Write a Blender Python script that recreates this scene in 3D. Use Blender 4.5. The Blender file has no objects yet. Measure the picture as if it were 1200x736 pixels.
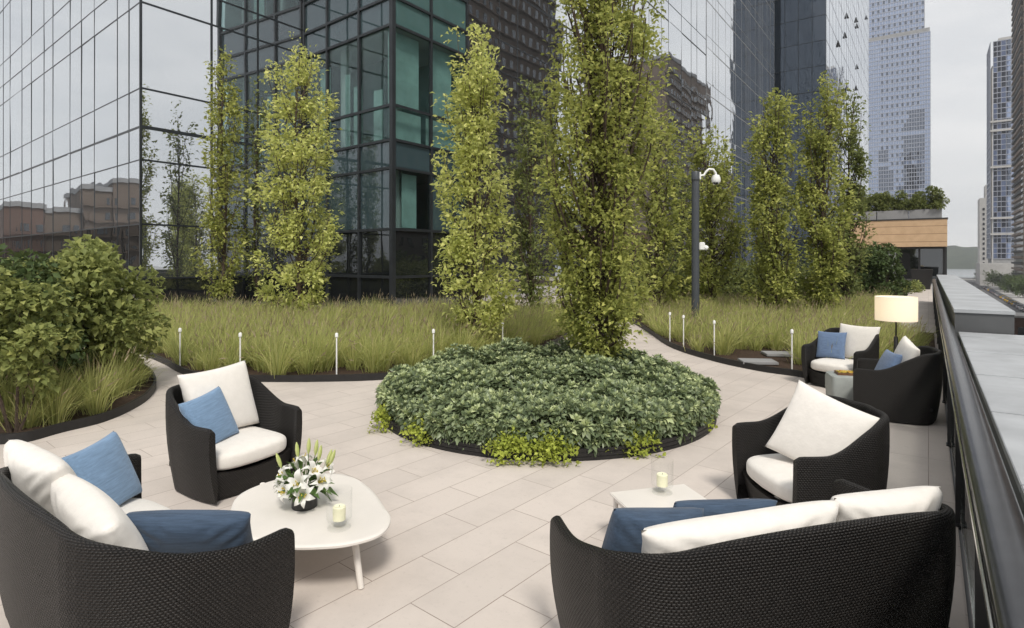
import bpy, bmesh, math, random
import numpy as np
from mathutils import Vector, Matrix, Euler
S = bpy.context.scene
rng = np.random.default_rng(7); random.seed(7)
rad = math.radians
# ------------------------------------------------------------------ camera, sky, sun, exposure
FPX, EYE, HX, HY = 690.0, 2.0, 600.0, 303.0        # focal length and horizon of the 1200 px wide photograph
YAW = math.atan(488 / FPX)
cd = bpy.data.cameras.new('camera'); cam = bpy.data.objects.new('camera', cd); S.collection.objects.link(cam)
cam.location = (0, 0, EYE); cam.rotation_euler = (rad(90), 0, YAW)
cd.sensor_width = 36; cd.lens = FPX / 1200 * 36; cd.shift_y = -(368 - HY) / 1200; cd.clip_start = .05; cd.clip_end = 9000
S.camera = cam
W = bpy.data.worlds.new('World'); S.world = W; W.use_nodes = True
SUN_EL, SUN_AZ = 52.0, 134.0                        # azimuth from +Y towards +X
def build_world():
    nt = W.node_tree; n = nt.nodes; l = nt.links; n.clear()
    out = n.new('ShaderNodeOutputWorld'); bg = n.new('ShaderNodeBackground'); bg.inputs[1].default_value = .1
    sky = n.new('ShaderNodeTexSky'); sky.sky_type = 'NISHITA'; sky.sun_disc = False
    sky.sun_elevation = rad(SUN_EL); sky.sun_rotation = rad(SUN_AZ)
    tc = n.new('ShaderNodeTexCoord'); mp = n.new('ShaderNodeMapping'); mp.inputs['Scale'].default_value = (1.2, 1.2, 4.5)
    no = n.new('ShaderNodeTexNoise'); no.inputs['Scale'].default_value = 2.2; no.inputs['Detail'].default_value = 7; no.inputs['Roughness'].default_value = .55
    cr = n.new('ShaderNodeValToRGB'); cr.color_ramp.elements[0].position = .34; cr.color_ramp.elements[0].color = (7.1, 7.2, 7.35, 1)
    cr.color_ramp.elements[1].position = .64; cr.color_ramp.elements[1].color = (9.0, 8.9, 8.8, 1)
    mx = n.new('ShaderNodeMix'); mx.data_type = 'RGBA'; mx.inputs[0].default_value = .93
    l.new(tc.outputs['Generated'], mp.inputs[0]); l.new(mp.outputs[0], no.inputs['Vector']); l.new(no.outputs['Fac'], cr.inputs[0])
    l.new(sky.outputs[0], mx.inputs[6]); l.new(cr.outputs[0], mx.inputs[7]); l.new(mx.outputs[2], bg.inputs[0]); l.new(bg.outputs[0], out.inputs[0])
build_world()
sd = bpy.data.lights.new('sun', 'SUN'); sd.energy = 2.7; sd.angle = rad(13); sd.color = (1, .95, .86)
sun = bpy.data.objects.new('sun', sd); S.collection.objects.link(sun)
_d = Vector((math.sin(rad(SUN_AZ)) * math.cos(rad(SUN_EL)), math.cos(rad(SUN_AZ)) * math.cos(rad(SUN_EL)), math.sin(rad(SUN_EL))))
sun.rotation_euler = _d.to_track_quat('Z', 'Y').to_euler(); sun.location = (0, 0, 60)
S.view_settings.view_transform = 'Standard'; S.view_settings.look = 'None'; S.view_settings.exposure = 0.21; S.view_settings.gamma = 1
S.render.engine = 'CYCLES'
S.cycles.max_bounces = 7; S.cycles.transparent_max_bounces = 12; S.cycles.caustics_reflective = False; S.cycles.caustics_refractive = False

# ------------------------------------------------------------------ helpers
FV = np.array([-math.sin(YAW), math.cos(YAW)]); RV = np.array([math.cos(YAW), math.sin(YAW)])
def ray(px): return RV * ((px - HX) / FPX) + FV
def G(px, py, z=0.0):                              # point on the level z seen at a pixel of the photograph
    t = FPX * (EYE - z) / (py - HY); p = ray(px) * t; return (p[0], p[1], z)
def at(px, t, z=0.0): p = ray(px) * t; return (p[0], p[1], z)

def mesh_np(name, v, quads=None, tris=None, matidx=None):
    me = bpy.data.meshes.new(name); v = np.asarray(v, dtype=np.float32); me.vertices.add(len(v)); me.vertices.foreach_set('co', v.ravel())
    q = np.zeros((0, 4), np.int32) if quads is None else np.asarray(quads, np.int32)
    t = np.zeros((0, 3), np.int32) if tris is None else np.asarray(tris, np.int32)
    me.loops.add(q.size + t.size); me.polygons.add(len(q) + len(t))
    me.loops.foreach_set('vertex_index', np.concatenate([q.ravel(), t.ravel()]).astype(np.int32))
    st = np.concatenate([np.arange(len(q)) * 4, q.size + np.arange(len(t)) * 3]).astype(np.int32); me.polygons.foreach_set('loop_start', st)
    if matidx is not None: me.polygons.foreach_set('material_index', np.asarray(matidx, np.int32))
    me.update(calc_edges=True); return me

def link(name, me, mat=None, parent=None, loc=None):
    o = bpy.data.objects.new(name, me); S.collection.objects.link(o)
    if mat is not None and me is not None:
        for m in (mat if isinstance(mat, (list, tuple)) else [mat]): me.materials.append(m)
    if parent: o.parent = parent
    if loc is not None: o.location = loc
    return o
def tag(o, label=None, cat=None, group=None, kind=None):
    if label: o['label'] = label
    if cat: o['category'] = cat
    if group: o['group'] = group
    if kind: o['kind'] = kind
    return o
def empty(name, loc, rz=0, label=None, cat=None, group=None):
    o = bpy.data.objects.new(name, None); S.collection.objects.link(o); o.location = loc; o.rotation_euler = (0, 0, rz); o.empty_display_size = .2
    return tag(o, label, cat, group)

class MB:
    """collects boxes, tubes and lathes into one mesh"""
    def __init__(s): s.v = []; s.f = []
    def add(s, v, f): b = len(s.v); s.v += [tuple(p) for p in v]; s.f += [tuple(i + b for i in q) for q in f]; return s
    def box(s, c, d, rz=0, tilt=None):
        x, y, z = d[0] / 2, d[1] / 2, d[2] / 2; M = Matrix.Rotation(rz, 3, 'Z')
        if tilt: M = M @ Euler(tilt).to_matrix()
        v = [Vector(c) + M @ Vector((sx * x, sy * y, sz * z)) for sz in (-1, 1) for sy in (-1, 1) for sx in (-1, 1)]
        return s.add(v, [(0, 2, 3, 1), (4, 5, 7, 6), (0, 1, 5, 4), (2, 6, 7, 3), (0, 4, 6, 2), (1, 3, 7, 5)])
    def tube(s, pts, r, n=10, cap=True):
        pts = [Vector(p) for p in pts]; rs = r if isinstance(r, (list, tuple)) else [r] * len(pts); v = []; f = []
        for i, p in enumerate(pts):
            d = (pts[min(i + 1, len(pts) - 1)] - pts[max(i - 1, 0)]).normalized()
            a = d.cross(Vector((0, 1, 0)) if abs(d.y) < .9 else Vector((1, 0, 0))).normalized(); b = d.cross(a)
            v += [p + (a * math.cos(2 * math.pi * k / n) + b * math.sin(2 * math.pi * k / n)) * rs[i] for k in range(n)]
        for i in range(len(pts) - 1):
            for k in range(n): f.append((i * n + k, i * n + (k + 1) % n, (i + 1) * n + (k + 1) % n, (i + 1) * n + k))
        if cap: f.append(tuple(range(n))[::-1]); f.append(tuple((len(pts) - 1) * n + k for k in range(n)))
        return s.add(v, f)
    def lathe(s, prof, c=(0, 0, 0), n=32):
        v = []; f = []
        for (r, z) in prof: v += [(c[0] + r * math.cos(2 * math.pi * k / n), c[1] + r * math.sin(2 * math.pi * k / n), c[2] + z) for k in range(n)]
        for i in range(len(prof) - 1):
            for k in range(n): f.append((i * n + k, i * n + (k + 1) % n, (i + 1) * n + (k + 1) % n, (i + 1) * n + k))
        if prof[0][0] > 1e-4: f.append(tuple(range(n))[::-1])
        if prof[-1][0] > 1e-4: f.append(tuple((len(prof) - 1) * n + k for k in range(n)))
        return s.add(v, f)
    def prism(s, poly, z0, z1):
        n = len(poly); a = sum(poly[i][0] * poly[(i + 1) % n][1] - poly[(i + 1) % n][0] * poly[i][1] for i in range(n))
        if a < 0: poly = poly[::-1]
        v = [(p[0], p[1], z0) for p in poly] + [(p[0], p[1], z1) for p in poly]
        return s.add(v, [tuple(range(n))[::-1], tuple(range(n, 2 * n))] + [(i, (i + 1) % n, n + (i + 1) % n, n + i) for i in range(n)])
    def build(s, name, mat, parent=None, smooth=False, bevel=0, sub=0, loc=None, world=True):
        off = Vector(parent.location) if (parent and world and parent.parent is None) else Vector((0, 0, 0))
        if parent and world and parent.parent is not None: off = Vector(parent.parent.location) + Vector(parent.location)
        me = bpy.data.meshes.new(name); me.from_pydata([tuple(Vector(p) - off) for p in s.v], [], s.f); me.update()
        if bevel:
            bm = bmesh.new(); bm.from_mesh(me); bmesh.ops.remove_doubles(bm, verts=bm.verts, dist=1e-5)
            bmesh.ops.bevel(bm, geom=[e for e in bm.edges if len(e.link_faces) == 2 and e.calc_face_angle(0) > .5], offset=bevel, segments=2, affect='EDGES', clamp_overlap=True); bm.to_mesh(me); bm.free()
        if smooth:
            me.polygons.foreach_set('use_smooth', [True] * len(me.polygons)); me.set_sharp_from_angle(angle=rad(40))
        o = link(name, me, mat, parent, loc)
        if sub: m = o.modifiers.new('sub', 'SUBSURF'); m.levels = m.render_levels = sub
        return o
def catmull(P, n=8, closed=False):
    P = [np.array(p[:2], float) for p in P]; out = []; N = len(P)
    for i in range(N if closed else N - 1):
        g = (lambda k: P[k % N]) if closed else (lambda k: P[min(max(k, 0), N - 1)])
        p0, p1, p2, p3 = g(i - 1), g(i), g(i + 1), g(i + 2)
        for j in range(n):
            t = j / n; out.append(.5 * (2 * p1 + (p2 - p0) * t + (2 * p0 - 5 * p1 + 4 * p2 - p3) * t * t + (3 * p1 - p0 - 3 * p2 + p3) * t ** 3))
    if not closed: out.append(P[-1])
    return [tuple(p) for p in out]
def inside(poly, x, y):
    poly = np.asarray(poly); c = np.zeros(len(x), bool); n = len(poly)
    for i in range(n):
        x1, y1 = poly[i]; x2, y2 = poly[(i + 1) % n]
        c ^= ((y1 > y) != (y2 > y)) & (x < (x2 - x1) * (y - y1) / (y2 - y1 + 1e-12) + x1)
    return c

# ------------------------------------------------------------------ materials
class NT:
    def __init__(s, name):
        s.m = bpy.data.materials.new(name); s.m.use_nodes = True; s.t = s.m.node_tree; s.n = s.t.nodes; s.l = s.t.links; s.n.clear(); s.out = s.n.new('ShaderNodeOutputMaterial')
    def new(s, t, **k):
        o = s.n.new('ShaderNode' + t)
        for a, b in k.items():
            if hasattr(o, a) and a not in ('Scale', 'Color'): setattr(o, a, b)
            else: o.inputs[a.replace('_', ' ')].default_value = b
        return o
    def ln(s, a, b): s.l.new(a, b)
    def noise(s, vec, scale, detail=4, rough=.6):
        o = s.new('TexNoise'); o.inputs['Scale'].default_value = scale; o.inputs['Detail'].default_value = detail; o.inputs['Roughness'].default_value = rough
        if vec is not None: s.ln(vec, o.inputs['Vector'])
        return o
    def ramp(s, fac, stops):
        o = s.new('ValToRGB'); e = o.color_ramp.elements
        while len(e) > len(stops): e.remove(e[-1])
        while len(e) < len(stops): e.new(.5)
        for k, (p, c) in zip(e, stops): k.position = p; k.color = (c[0], c[1], c[2], 1)
        s.ln(fac, o.inputs[0]); return o
    def mix(s, a, b, fac, mode='MIX'):
        o = s.new('Mix'); o.data_type = 'RGBA'; o.blend_type = mode
        for v, i in ((fac, 0), (a, 6), (b, 7)):
            if isinstance(v, (int, float)): o.inputs[i].default_value = v
            elif isinstance(v, tuple): o.inputs[i].default_value = (*v, 1)
            else: s.ln(v, o.inputs[i])
        return o.outputs[2]
    def math(s, op, a, b=None):
        o = s.new('Math'); o.operation = op
        for v, i in ((a, 0), (b, 1)):
            if v is None: continue
            if isinstance(v, (int, float)): o.inputs[i].default_value = v
            else: s.ln(v, o.inputs[i])
        return o.outputs[0]
    def bump(s, h, strength=.3, dist=.01):
        o = s.new('Bump'); o.inputs['Strength'].default_value = strength; o.inputs['Distance'].default_value = dist; s.ln(h, o.inputs['Height']); return o.outputs[0]
    def bsdf(s, color, rough=.6, metal=0, normal=None, spec=.5, sheen=0):
        b = s.new('BsdfPrincipled')
        if isinstance(color, tuple): b.inputs['Base Color'].default_value = (*color, 1)
        else: s.ln(color, b.inputs['Base Color'])
        if isinstance(rough, (int, float)): b.inputs['Roughness'].default_value = rough
        else: s.ln(rough, b.inputs['Roughness'])
        b.inputs['Metallic'].default_value = metal; b.inputs['Specular IOR Level'].default_value = spec
        if sheen: b.inputs['Sheen Weight'].default_value = sheen
        if normal is not None: s.ln(normal, b.inputs['Normal'])
        s.ln(b.outputs[0], s.out.inputs[0]); return b

def plain(name, c, rough=.55, metal=0, var=.12, scale=6, spec=.5, bump=.05):
    t = NT(name); co = t.new('TexCoord').outputs['Object']; no = t.noise(co, scale, 6)
    col = t.ramp(no.outputs['Fac'], [(.3, tuple(x * (1 - var) for x in c)), (.7, tuple(min(1, x * (1 + var)) for x in c))])
    n2 = t.noise(co, scale * 12, 3); t.bsdf(col.outputs[0], rough, metal, t.bump(n2.outputs['Fac'], bump, .005), spec); return t.m
def leafmat(name, c0, c1, c2, trans=.35, rough=.55, spec=.18):
    t = NT(name); g = t.new('NewGeometry'); rp = t.ramp(g.outputs['Random Per Island'], [(0, c0), (.5, c1), (1, c2)])
    co = t.new('TexCoord').outputs['Object']; no = t.noise(co, 1.3, 3); col = t.mix(rp.outputs[0], tuple(min(1, x * 1.25) for x in c2), t.math('MULTIPLY', no.outputs['Fac'], .5))
    b = t.bsdf(col, rough, 0, None, spec); tr = t.new('BsdfTranslucent'); t.ln(t.mix(col, (.92, 1.0, .40), .18), tr.inputs[0])
    ms = t.new('MixShader'); ms.inputs[0].default_value = trans; t.ln(b.outputs[0], ms.inputs[1]); t.ln(tr.outputs[0], ms.inputs[2]); t.ln(ms.outputs[0], t.out.inputs[0]); return t.m
def wickermat(name):
    t = NT(name); uv = t.new('UVMap'); sep = t.new('SeparateXYZ'); t.ln(uv.outputs[0], sep.inputs[0])
    cu, cv = 1 / .020, 1 / .0125                   # rib spacing and strand height in metres
    U = t.math('MULTIPLY', sep.outputs[0], cu); V = t.math('MULTIPLY', sep.outputs[1], cv)
    row = t.math('FLOOR', V); off = t.math('MULTIPLY', t.math('MODULO', row, 2.0), .5)
    wv = t.math('ABSOLUTE', t.math('SINE', t.math('MULTIPLY', t.math('ADD', U, off), math.pi)))
    st = t.math('ABSOLUTE', t.math('SINE', t.math('MULTIPLY', V, math.pi)))
    h = t.math('MULTIPLY', t.math('POWER', wv, .7), t.math('POWER', st, .6))
    wn = t.new('TexWhiteNoise'); cmb = t.new('CombineXYZ'); t.ln(t.math('FLOOR', t.math('ADD', U, off)), cmb.inputs[0]); t.ln(row, cmb.inputs[1]); t.ln(cmb.outputs[0], wn.inputs[0])
    c1 = t.mix((.0025, .0022, .0022), (.016, .014, .013), h); c2 = t.mix(c1, (.029, .024, .021), t.math('MULTIPLY', t.math('MULTIPLY', wn.outputs[0], h), .55))  # gap shade and strand highlights put into the weave colour
    t.bsdf(c2, .46, 0, t.bump(h, 1.0, .006), .32); return t.m
def fabricmat(name, c, var=.1, weave=450, streak=False, sheen=.2):
    t = NT(name); co = t.new('TexCoord').outputs['Object']; mp = t.new('Mapping'); t.ln(co, mp.inputs[0])
    if streak: mp.inputs['Scale'].default_value = (3, 40, 40)
    else: mp.inputs['Scale'].default_value = (6, 6, 6)
    n1 = t.noise(mp.outputs[0], 2.2, 5, .7); wv = t.noise(co, weave, 2, .5); big = t.noise(co, 9, 3)
    col = t.ramp(n1.outputs['Fac'], [(.25, tuple(x * (1 - var) for x in c)), (.75, tuple(min(.9, x * (1 + var)) for x in c))])
    h = t.math('ADD', t.math('MULTIPLY', wv.outputs['Fac'], .12), t.math('MULTIPLY', big.outputs['Fac'], .9))
    t.bsdf(col.outputs[0], .85, 0, t.bump(h, .35, .02), .2, sheen); return t.m
def facademat(name, base, refl, tint=(.9, .93, .96), var=.35, wav=.02, wscale=.35, rough=.015):
    """coated architectural glass: what shows through it (base) under a sky reflection"""
    t = NT(name); g = t.new('NewGeometry'); co = t.new('TexCoord').outputs['Object']
    rp = t.ramp(g.outputs['Random Per Island'], [(0, tuple(x * (1 - var) for x in base)), (1, tuple(min(1, x * (1 + var)) for x in base))])
    no = t.noise(co, .9, 3); col = t.mix(rp.outputs[0], tuple(x * .45 for x in base), t.math('MULTIPLY', no.outputs['Fac'], .55))
    nb = t.bump(t.noise(co, wscale, 2, .4).outputs['Fac'], wav, 1.0)
    d = t.new('BsdfDiffuse'); t.ln(col, d.inputs[0]); gl = t.new('BsdfGlossy'); gl.inputs[0].default_value = (*tint, 1); gl.inputs['Roughness'].default_value = rough; t.ln(nb, gl.inputs['Normal'])
    fr = t.new('Fresnel'); fr.inputs[0].default_value = 1.5; fac = t.math('ADD', t.math('MULTIPLY', fr.outputs[0], 1 - refl), refl)
    ms = t.new('MixShader'); t.ln(fac, ms.inputs[0]); t.ln(d.outputs[0], ms.inputs[1]); t.ln(gl.outputs[0], ms.inputs[2]); t.ln(ms.outputs[0], t.out.inputs[0]); return t.m
def clearglass(name, tint=(.97, .99, .98), base=.04, rough=.0, edge=.45):
    t = NT(name); tr = t.new('BsdfTransparent'); tr.inputs[0].default_value = (*tint, 1); gl = t.new('BsdfGlossy'); gl.inputs['Roughness'].default_value = rough
    lw = t.new('LayerWeight'); lw.inputs[0].default_value = .25; fac = t.math('ADD', t.math('MULTIPLY', lw.outputs['Facing'], edge), base)
    ms = t.new('MixShader'); t.ln(fac, ms.inputs[0]); t.ln(tr.outputs[0], ms.inputs[1]); t.ln(gl.outputs[0], ms.inputs[2]); t.ln(ms.outputs[0], t.out.inputs[0]); return t.m
def pavermat(name, rot, w, h, c, off=.42, tr=(0, 0, 0)):
    t = NT(name); co = t.new('TexCoord').outputs['Object']; mp = t.new('Mapping'); mp.inputs['Rotation'].default_value = (0, 0, rot); mp.inputs['Location'].default_value = tr; t.ln(co, mp.inputs[0])
    b = t.new('TexBrick'); b.offset = off; b.offset_frequency = 2; b.squash = 1; t.ln(mp.outputs[0], b.inputs[0])
    b.inputs['Scale'].default_value = 1; b.inputs['Mortar Size'].default_value = .0032; b.inputs['Mortar Smooth'].default_value = .3; b.inputs['Bias'].default_value = 0
    b.inputs['Brick Width'].default_value = w; b.inputs['Row Height'].default_value = h
    b.inputs[1].default_value = (*[x * .945 for x in c], 1); b.inputs[2].default_value = (*[min(1, x * 1.03) for x in c], 1); b.inputs[3].default_value = (.24, .19, .16, 1)
    n1 = t.noise(co, 1.1, 5, .65); n2 = t.noise(co, 28, 6, .75); n3 = t.noise(co, 7, 5, .7)
    col = t.mix(b.outputs[0], tuple(x * .80 for x in c), t.ramp(n1.outputs['Fac'], [(.45, (0, 0, 0)), (.72, (.85, .85, .85))]).outputs[0])
    col = t.mix(col, tuple(x * .62 for x in c), t.ramp(n2.outputs['Fac'], [(.56, (0, 0, 0)), (.8, (.55, .55, .55))]).outputs[0])
    col = t.mix(col, tuple(x * .72 for x in c), t.ramp(n3.outputs['Fac'], [(.6, (0, 0, 0)), (.8, (.5, .5, .5))]).outputs[0])
    hh = t.math('SUBTRACT', t.math('MULTIPLY', n2.outputs['Fac'], .12), b.outputs['Fac'])
    t.bsdf(col, .72, 0, t.bump(hh, .4, .004), .35); return t.m
def brickwall(name, c, scale=1):
    t = NT(name); co = t.new('TexCoord').outputs['Object']; n = t.noise(co, .15, 5); n2 = t.noise(co, 3, 3)
    col = t.mix(t.ramp(n.outputs['Fac'], [(.35, tuple(x * .7 for x in c)), (.65, c)]).outputs[0], tuple(x * .6 for x in c), t.math('MULTIPLY', n2.outputs['Fac'], .5)); t.bsdf(col, .85); return t.m

M = {}
M['paver'] = pavermat('terrace_pavers', rad(94.5), .96, .36, (.575, .515, .472), tr=(.33, .12, 0))
M['paver2'] = pavermat('border_pavers', rad(90), 1.2, .62, (.575, .515, .472), off=0)
M['wicker'] = wickermat('woven_dark_wicker')
M['white_fabric'] = fabricmat('off_white_canvas', (.74, .705, .66), .05)
M['blue_fabric'] = fabricmat('slubby_blue_cloth', (.17, .265, .40), .25, streak=True)
M['shaded_blue_fabric'] = fabricmat('slubby_blue_cloth_shaded', (.048, .075, .12), .35, streak=True)  # darker copy of the blue cloth, shade put into its colour
M['denim_fabric'] = fabricmat('slubby_denim_cloth', (.13, .19, .31), .25, streak=True)
M['white_metal'] = plain('powder_coated_white', (.72, .68, .635), .38, 0, .04, 3)
M['dark_metal'] = plain('dark_bronze_metal', (.018, .018, .019), .42, .0, .2, 8, .6)
M['frame'] = plain('facade_frame_metal', (.035, .04, .045), .4, .5, .2, 2)
M['rail'] = plain('polished_dark_rail', (.045, .046, .05), .24, .6, .25, 9, .6, .02)
M['steel'] = plain('stainless_steel', (.62, .60, .56), .22, 1, .1, 9)
M['coping'] = plain('pale_stone_coping', (.38, .395, .415), .5, 0, .22, 1.6)
M['parapet'] = plain('grey_parapet_face', (.085, .088, .092), .6, 0, .12, 3)
M['kerb'] = plain('black_metal_edging', (.016, .015, .015), .55, 0, .3, 14, .4, .3)
M['soil'] = plain('bark_mulch', (.055, .036, .026), .95, 0, .55, 30, .2, .9)
M['white_plastic'] = plain('white_plastic', (.78, .78, .77), .35, 0, .03)
M['post'] = plain('slate_grey_paint', (.055, .062, .072), .42, 0, .12, 3)
M['stool'] = plain('grey_resin', (.30, .32, .31), .55, 0, .1, 8)
M['wood'] = plain('brown_wood_tray', (.16, .075, .035), .5, 0, .25, 20)
M['bark'] = plain('grey_brown_bark', (.075, .055, .042), .9, 0, .4, 22, .2, .7)
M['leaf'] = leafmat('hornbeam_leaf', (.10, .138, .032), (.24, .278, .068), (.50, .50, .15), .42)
M['leaf_bright'] = leafmat('sunlit_hornbeam_leaf', (.21, .26, .064), (.43, .475, .135), (.74, .73, .29), .45)  # lighter copy of the hornbeam leaf, sunlight put into its colour
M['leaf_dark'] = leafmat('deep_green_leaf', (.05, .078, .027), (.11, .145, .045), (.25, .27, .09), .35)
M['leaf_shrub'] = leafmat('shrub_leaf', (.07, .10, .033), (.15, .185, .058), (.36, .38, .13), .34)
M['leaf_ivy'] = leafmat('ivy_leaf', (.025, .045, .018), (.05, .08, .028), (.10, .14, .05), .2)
M['grass'] = leafmat('fountain_grass', (.175, .235, .058), (.345, .395, .112), (.62, .58, .27), .45, .6)
M['plume'] = leafmat('grass_seed_head', (.22, .16, .11), (.33, .25, .18), (.46, .38, .27), .3, .8)
M['rosette'] = leafmat('pachysandra_leaf', (.035, .062, .034), (.10, .142, .075), (.26, .31, .165), .2, .42, .5)
M['rosette_tip'] = leafmat('pachysandra_young_leaf', (.22, .29, .15), (.40, .47, .25), (.60, .65, .36), .25, .42, .5)
M['sedum'] = leafmat('lime_sedum', (.17, .22, .03), (.30, .36, .055), (.46, .50, .10), .3)
M['petal'] = leafmat('lily_petal', (.80, .78, .74), (.85, .83, .79), (.88, .87, .83), .3, .5)
M['bud'] = leafmat('lily_bud', (.40, .48, .14), (.50, .56, .20), (.62, .64, .30), .2)
M['stamen'] = plain('lily_stamen', (.55, .42, .05), .7)
M['lily_leaf'] = leafmat('lily_leaf', (.035, .08, .02), (.06, .12, .03), (.10, .17, .05), .2)
M['black_glaze'] = plain('black_vase', (.012, .012, .012), .35)
M['glass'] = clearglass('clear_glass', (.996, .998, .997), .008, 0, .13)
M['rail_glass'] = clearglass('railing_glass', (.93, .96, .95), .05)
M['wax'] = plain('candle_wax', (.82, .80, .58), .6)
M['fruit'] = leafmat('snack_pieces', (.35, .40, .06), (.55, .45, .08), (.45, .20, .05), .0)
M['glass_sky'] = facademat('mirror_glass_pale', (.10, .11, .12), .70, var=.25, wav=.012)
M['glass_teal'] = facademat('teal_glass', (.085, .165, .16), .14, var=.3, wav=.008)
M['glass_slate'] = facademat('slate_glass', (.045, .075, .085), .10, var=.5, wav=.008)
M['glass_dark'] = facademat('dark_glass', (.012, .014, .015), .10, var=.4, wav=.03)
M['glass_wing'] = facademat('mirror_glass_wing', (.05, .055, .06), .74, var=.3, wav=.014, wscale=.22)
M['glass_far'] = facademat('mirror_glass_far', (.16, .17, .19), .68, var=.15, wav=.03)
M['glass_navy'] = facademat('navy_glass', (.03, .04, .055), .06, (.7, .8, .95), var=.3, wav=.04)
M['glass_tower'] = facademat('lavender_glass', (.13, .18, .33), .32, (.74, .83, 1), var=.18, wav=.02)
M['glass_tower_dark'] = facademat('lavender_glass_dark', (.02, .026, .045), .14, (.7, .8, 1), var=.3)
M['mullion'] = plain('silver_mullion', (.34, .36, .42), .4, .4)
M['shadow_core'] = plain('dark_core', (.02, .022, .024), .8)
M['brick_brown'] = brickwall('brown_brick', (.185, .14, .11))
M['brick_red'] = brickwall('red_brick', (.17, .105, .082))
M['concrete'] = plain('pale_concrete', (.42, .41, .40), .8, 0, .1, .3)
M['concrete2'] = plain('grey_concrete', (.27, .27, .275), .8, 0, .12, .6)
M['dark_window'] = facademat('dark_window', (.02, .022, .026), .06, var=.3)
M['tan_wood'] = None

# ------------------------------------------------------------------ ground, street, river, terrace
def sheet(name, poly, z, mat):
    me = bpy.data.meshes.new(name); P = poly
    a = sum(P[i][0] * P[(i + 1) % len(P)][1] - P[(i + 1) % len(P)][0] * P[i][1] for i in range(len(P)))
    if a < 0: P = P[::-1]
    me.from_pydata([(p[0], p[1], z) for p in P], [], [tuple(range(len(P)))]); me.update(); return tag(link(name, me, mat), kind='structure')
LOW = -15.0
M['asphalt'] = plain('street_asphalt', (.085, .085, .088), .85, 0, .25, .2)
M['pavement'] = plain('street_pavement', (.33, .32, .31), .85, 0, .12, .4)
M['paint'] = plain('road_paint', (.75, .74, .70), .7)
t = NT('river_water'); _co = t.new('TexCoord').outputs['Object']; t.bsdf((.19, .21, .23), .22, 0, t.bump(t.noise(_co, .12, 4).outputs['Fac'], .25, 1.0), .6); M['water'] = t.m
sheet('ground', [(-1600, -900), (1600, -900), (1600, 2100), (-1600, 2100)], LOW, M['pavement'])
sheet('street', [(8, -300), (27, -300), (30, 600), (14, 600)], LOW + .004, M['asphalt'])
mk = MB()
for i in range(70):
    y = -60 + i * 9.0; x = 17.6 + (y + 300) * .0045; mk.add([(x, y, LOW + .008), (x + .18, y, LOW + .008), (x + .2, y + 3.2, LOW + .008), (x + .02, y + 3.2, LOW + .008)], [(0, 1, 2, 3)])
tag(mk.build('road_markings', M['paint']), kind='structure')
sheet('river', [(-1500, 640), (1500, 640), (1500, 1700), (-1500, 1700)], LOW + .4, M['water'])
# hills across the river, wooded
nx, ny = 160, 14; vv = []
for j in range(ny):
    for i in range(nx):
        x = -900 + 2200 * i / (nx - 1); y = 1180 + 42 * j
        k = min(1, j / 5.0); hz = 32 * k ** .8 * (1 + .18 * math.sin(x * .012) + .12 * math.sin(x * .031 + 1)) + 4.5 * random.random() * k
        vv.append((x, y, LOW + hz))
ff = [(j * nx + i, j * nx + i + 1, (j + 1) * nx + i + 1, (j + 1) * nx + i) for j in range(ny - 1) for i in range(nx - 1)]
t = NT('wooded_slope'); _co = t.new('TexCoord').outputs['Object']; _n = t.noise(_co, .045, 8, .8)
t.bsdf(t.ramp(_n.outputs['Fac'], [(.35, (.02, .03, .022)), (.55, (.045, .058, .04)), (.75, (.09, .10, .07))]).outputs[0], .95); M['hill'] = t.m
tag(MB().add(vv, ff).build('hills', M['hill']), kind='structure')

tm = MB(); tm.box((-34.85, 22, LOW / 2 - .01), (72, 110, -LOW - .02)); tag(tm.build('terrace', M['concrete2']), kind='structure')
sheet('paving', [(-70, -30), (.18, -30), (.18, 74), (-70, 74)], 0.0, M['paver'])
sheet('paving_border', [(-.62, -6), (.17, -6), (.17, 60), (-.62, 60)], .004, M['paver2'])

# parapet wall with stone coping
pw = empty('parapet_wall', (.75, 2, 0), label='low grey parapet wall with pale stone coping along the terrace edge', cat='wall')
b = MB(); b.box((.76, 2.3, .45), (.76, 16.6, .90)); b.build('wall', M['parapet'], pw)
b = MB()
ys = [-6.0, -4.4, -2.8, -1.2, .4, 2.0, 3.6, 5.2, 6.8, 8.4, 10.0, 10.62]
for y0, y1 in zip(ys, ys[1:]):
    b = MB(); b.box((.76, (y0 + y1) / 2, .925), (.82, y1 - y0 - .02, .05)); b.build('coping_slab', M['coping'], pw, bevel=.004)
pt = empty('raised_parapet', (.64, 21, 0), label='taller grey parapet block with pale top beyond the coping', cat='wall')
b = MB(); b.box((.64, 21.7, .61), (.66, 22.1, 1.22)); b.build('wall', M['parapet'], pt)
b = MB(); b.box((.64, 21.7, 1.245), (.68, 22.14, .05)); b.build('coping', M['coping'], pt, bevel=.004)

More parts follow.
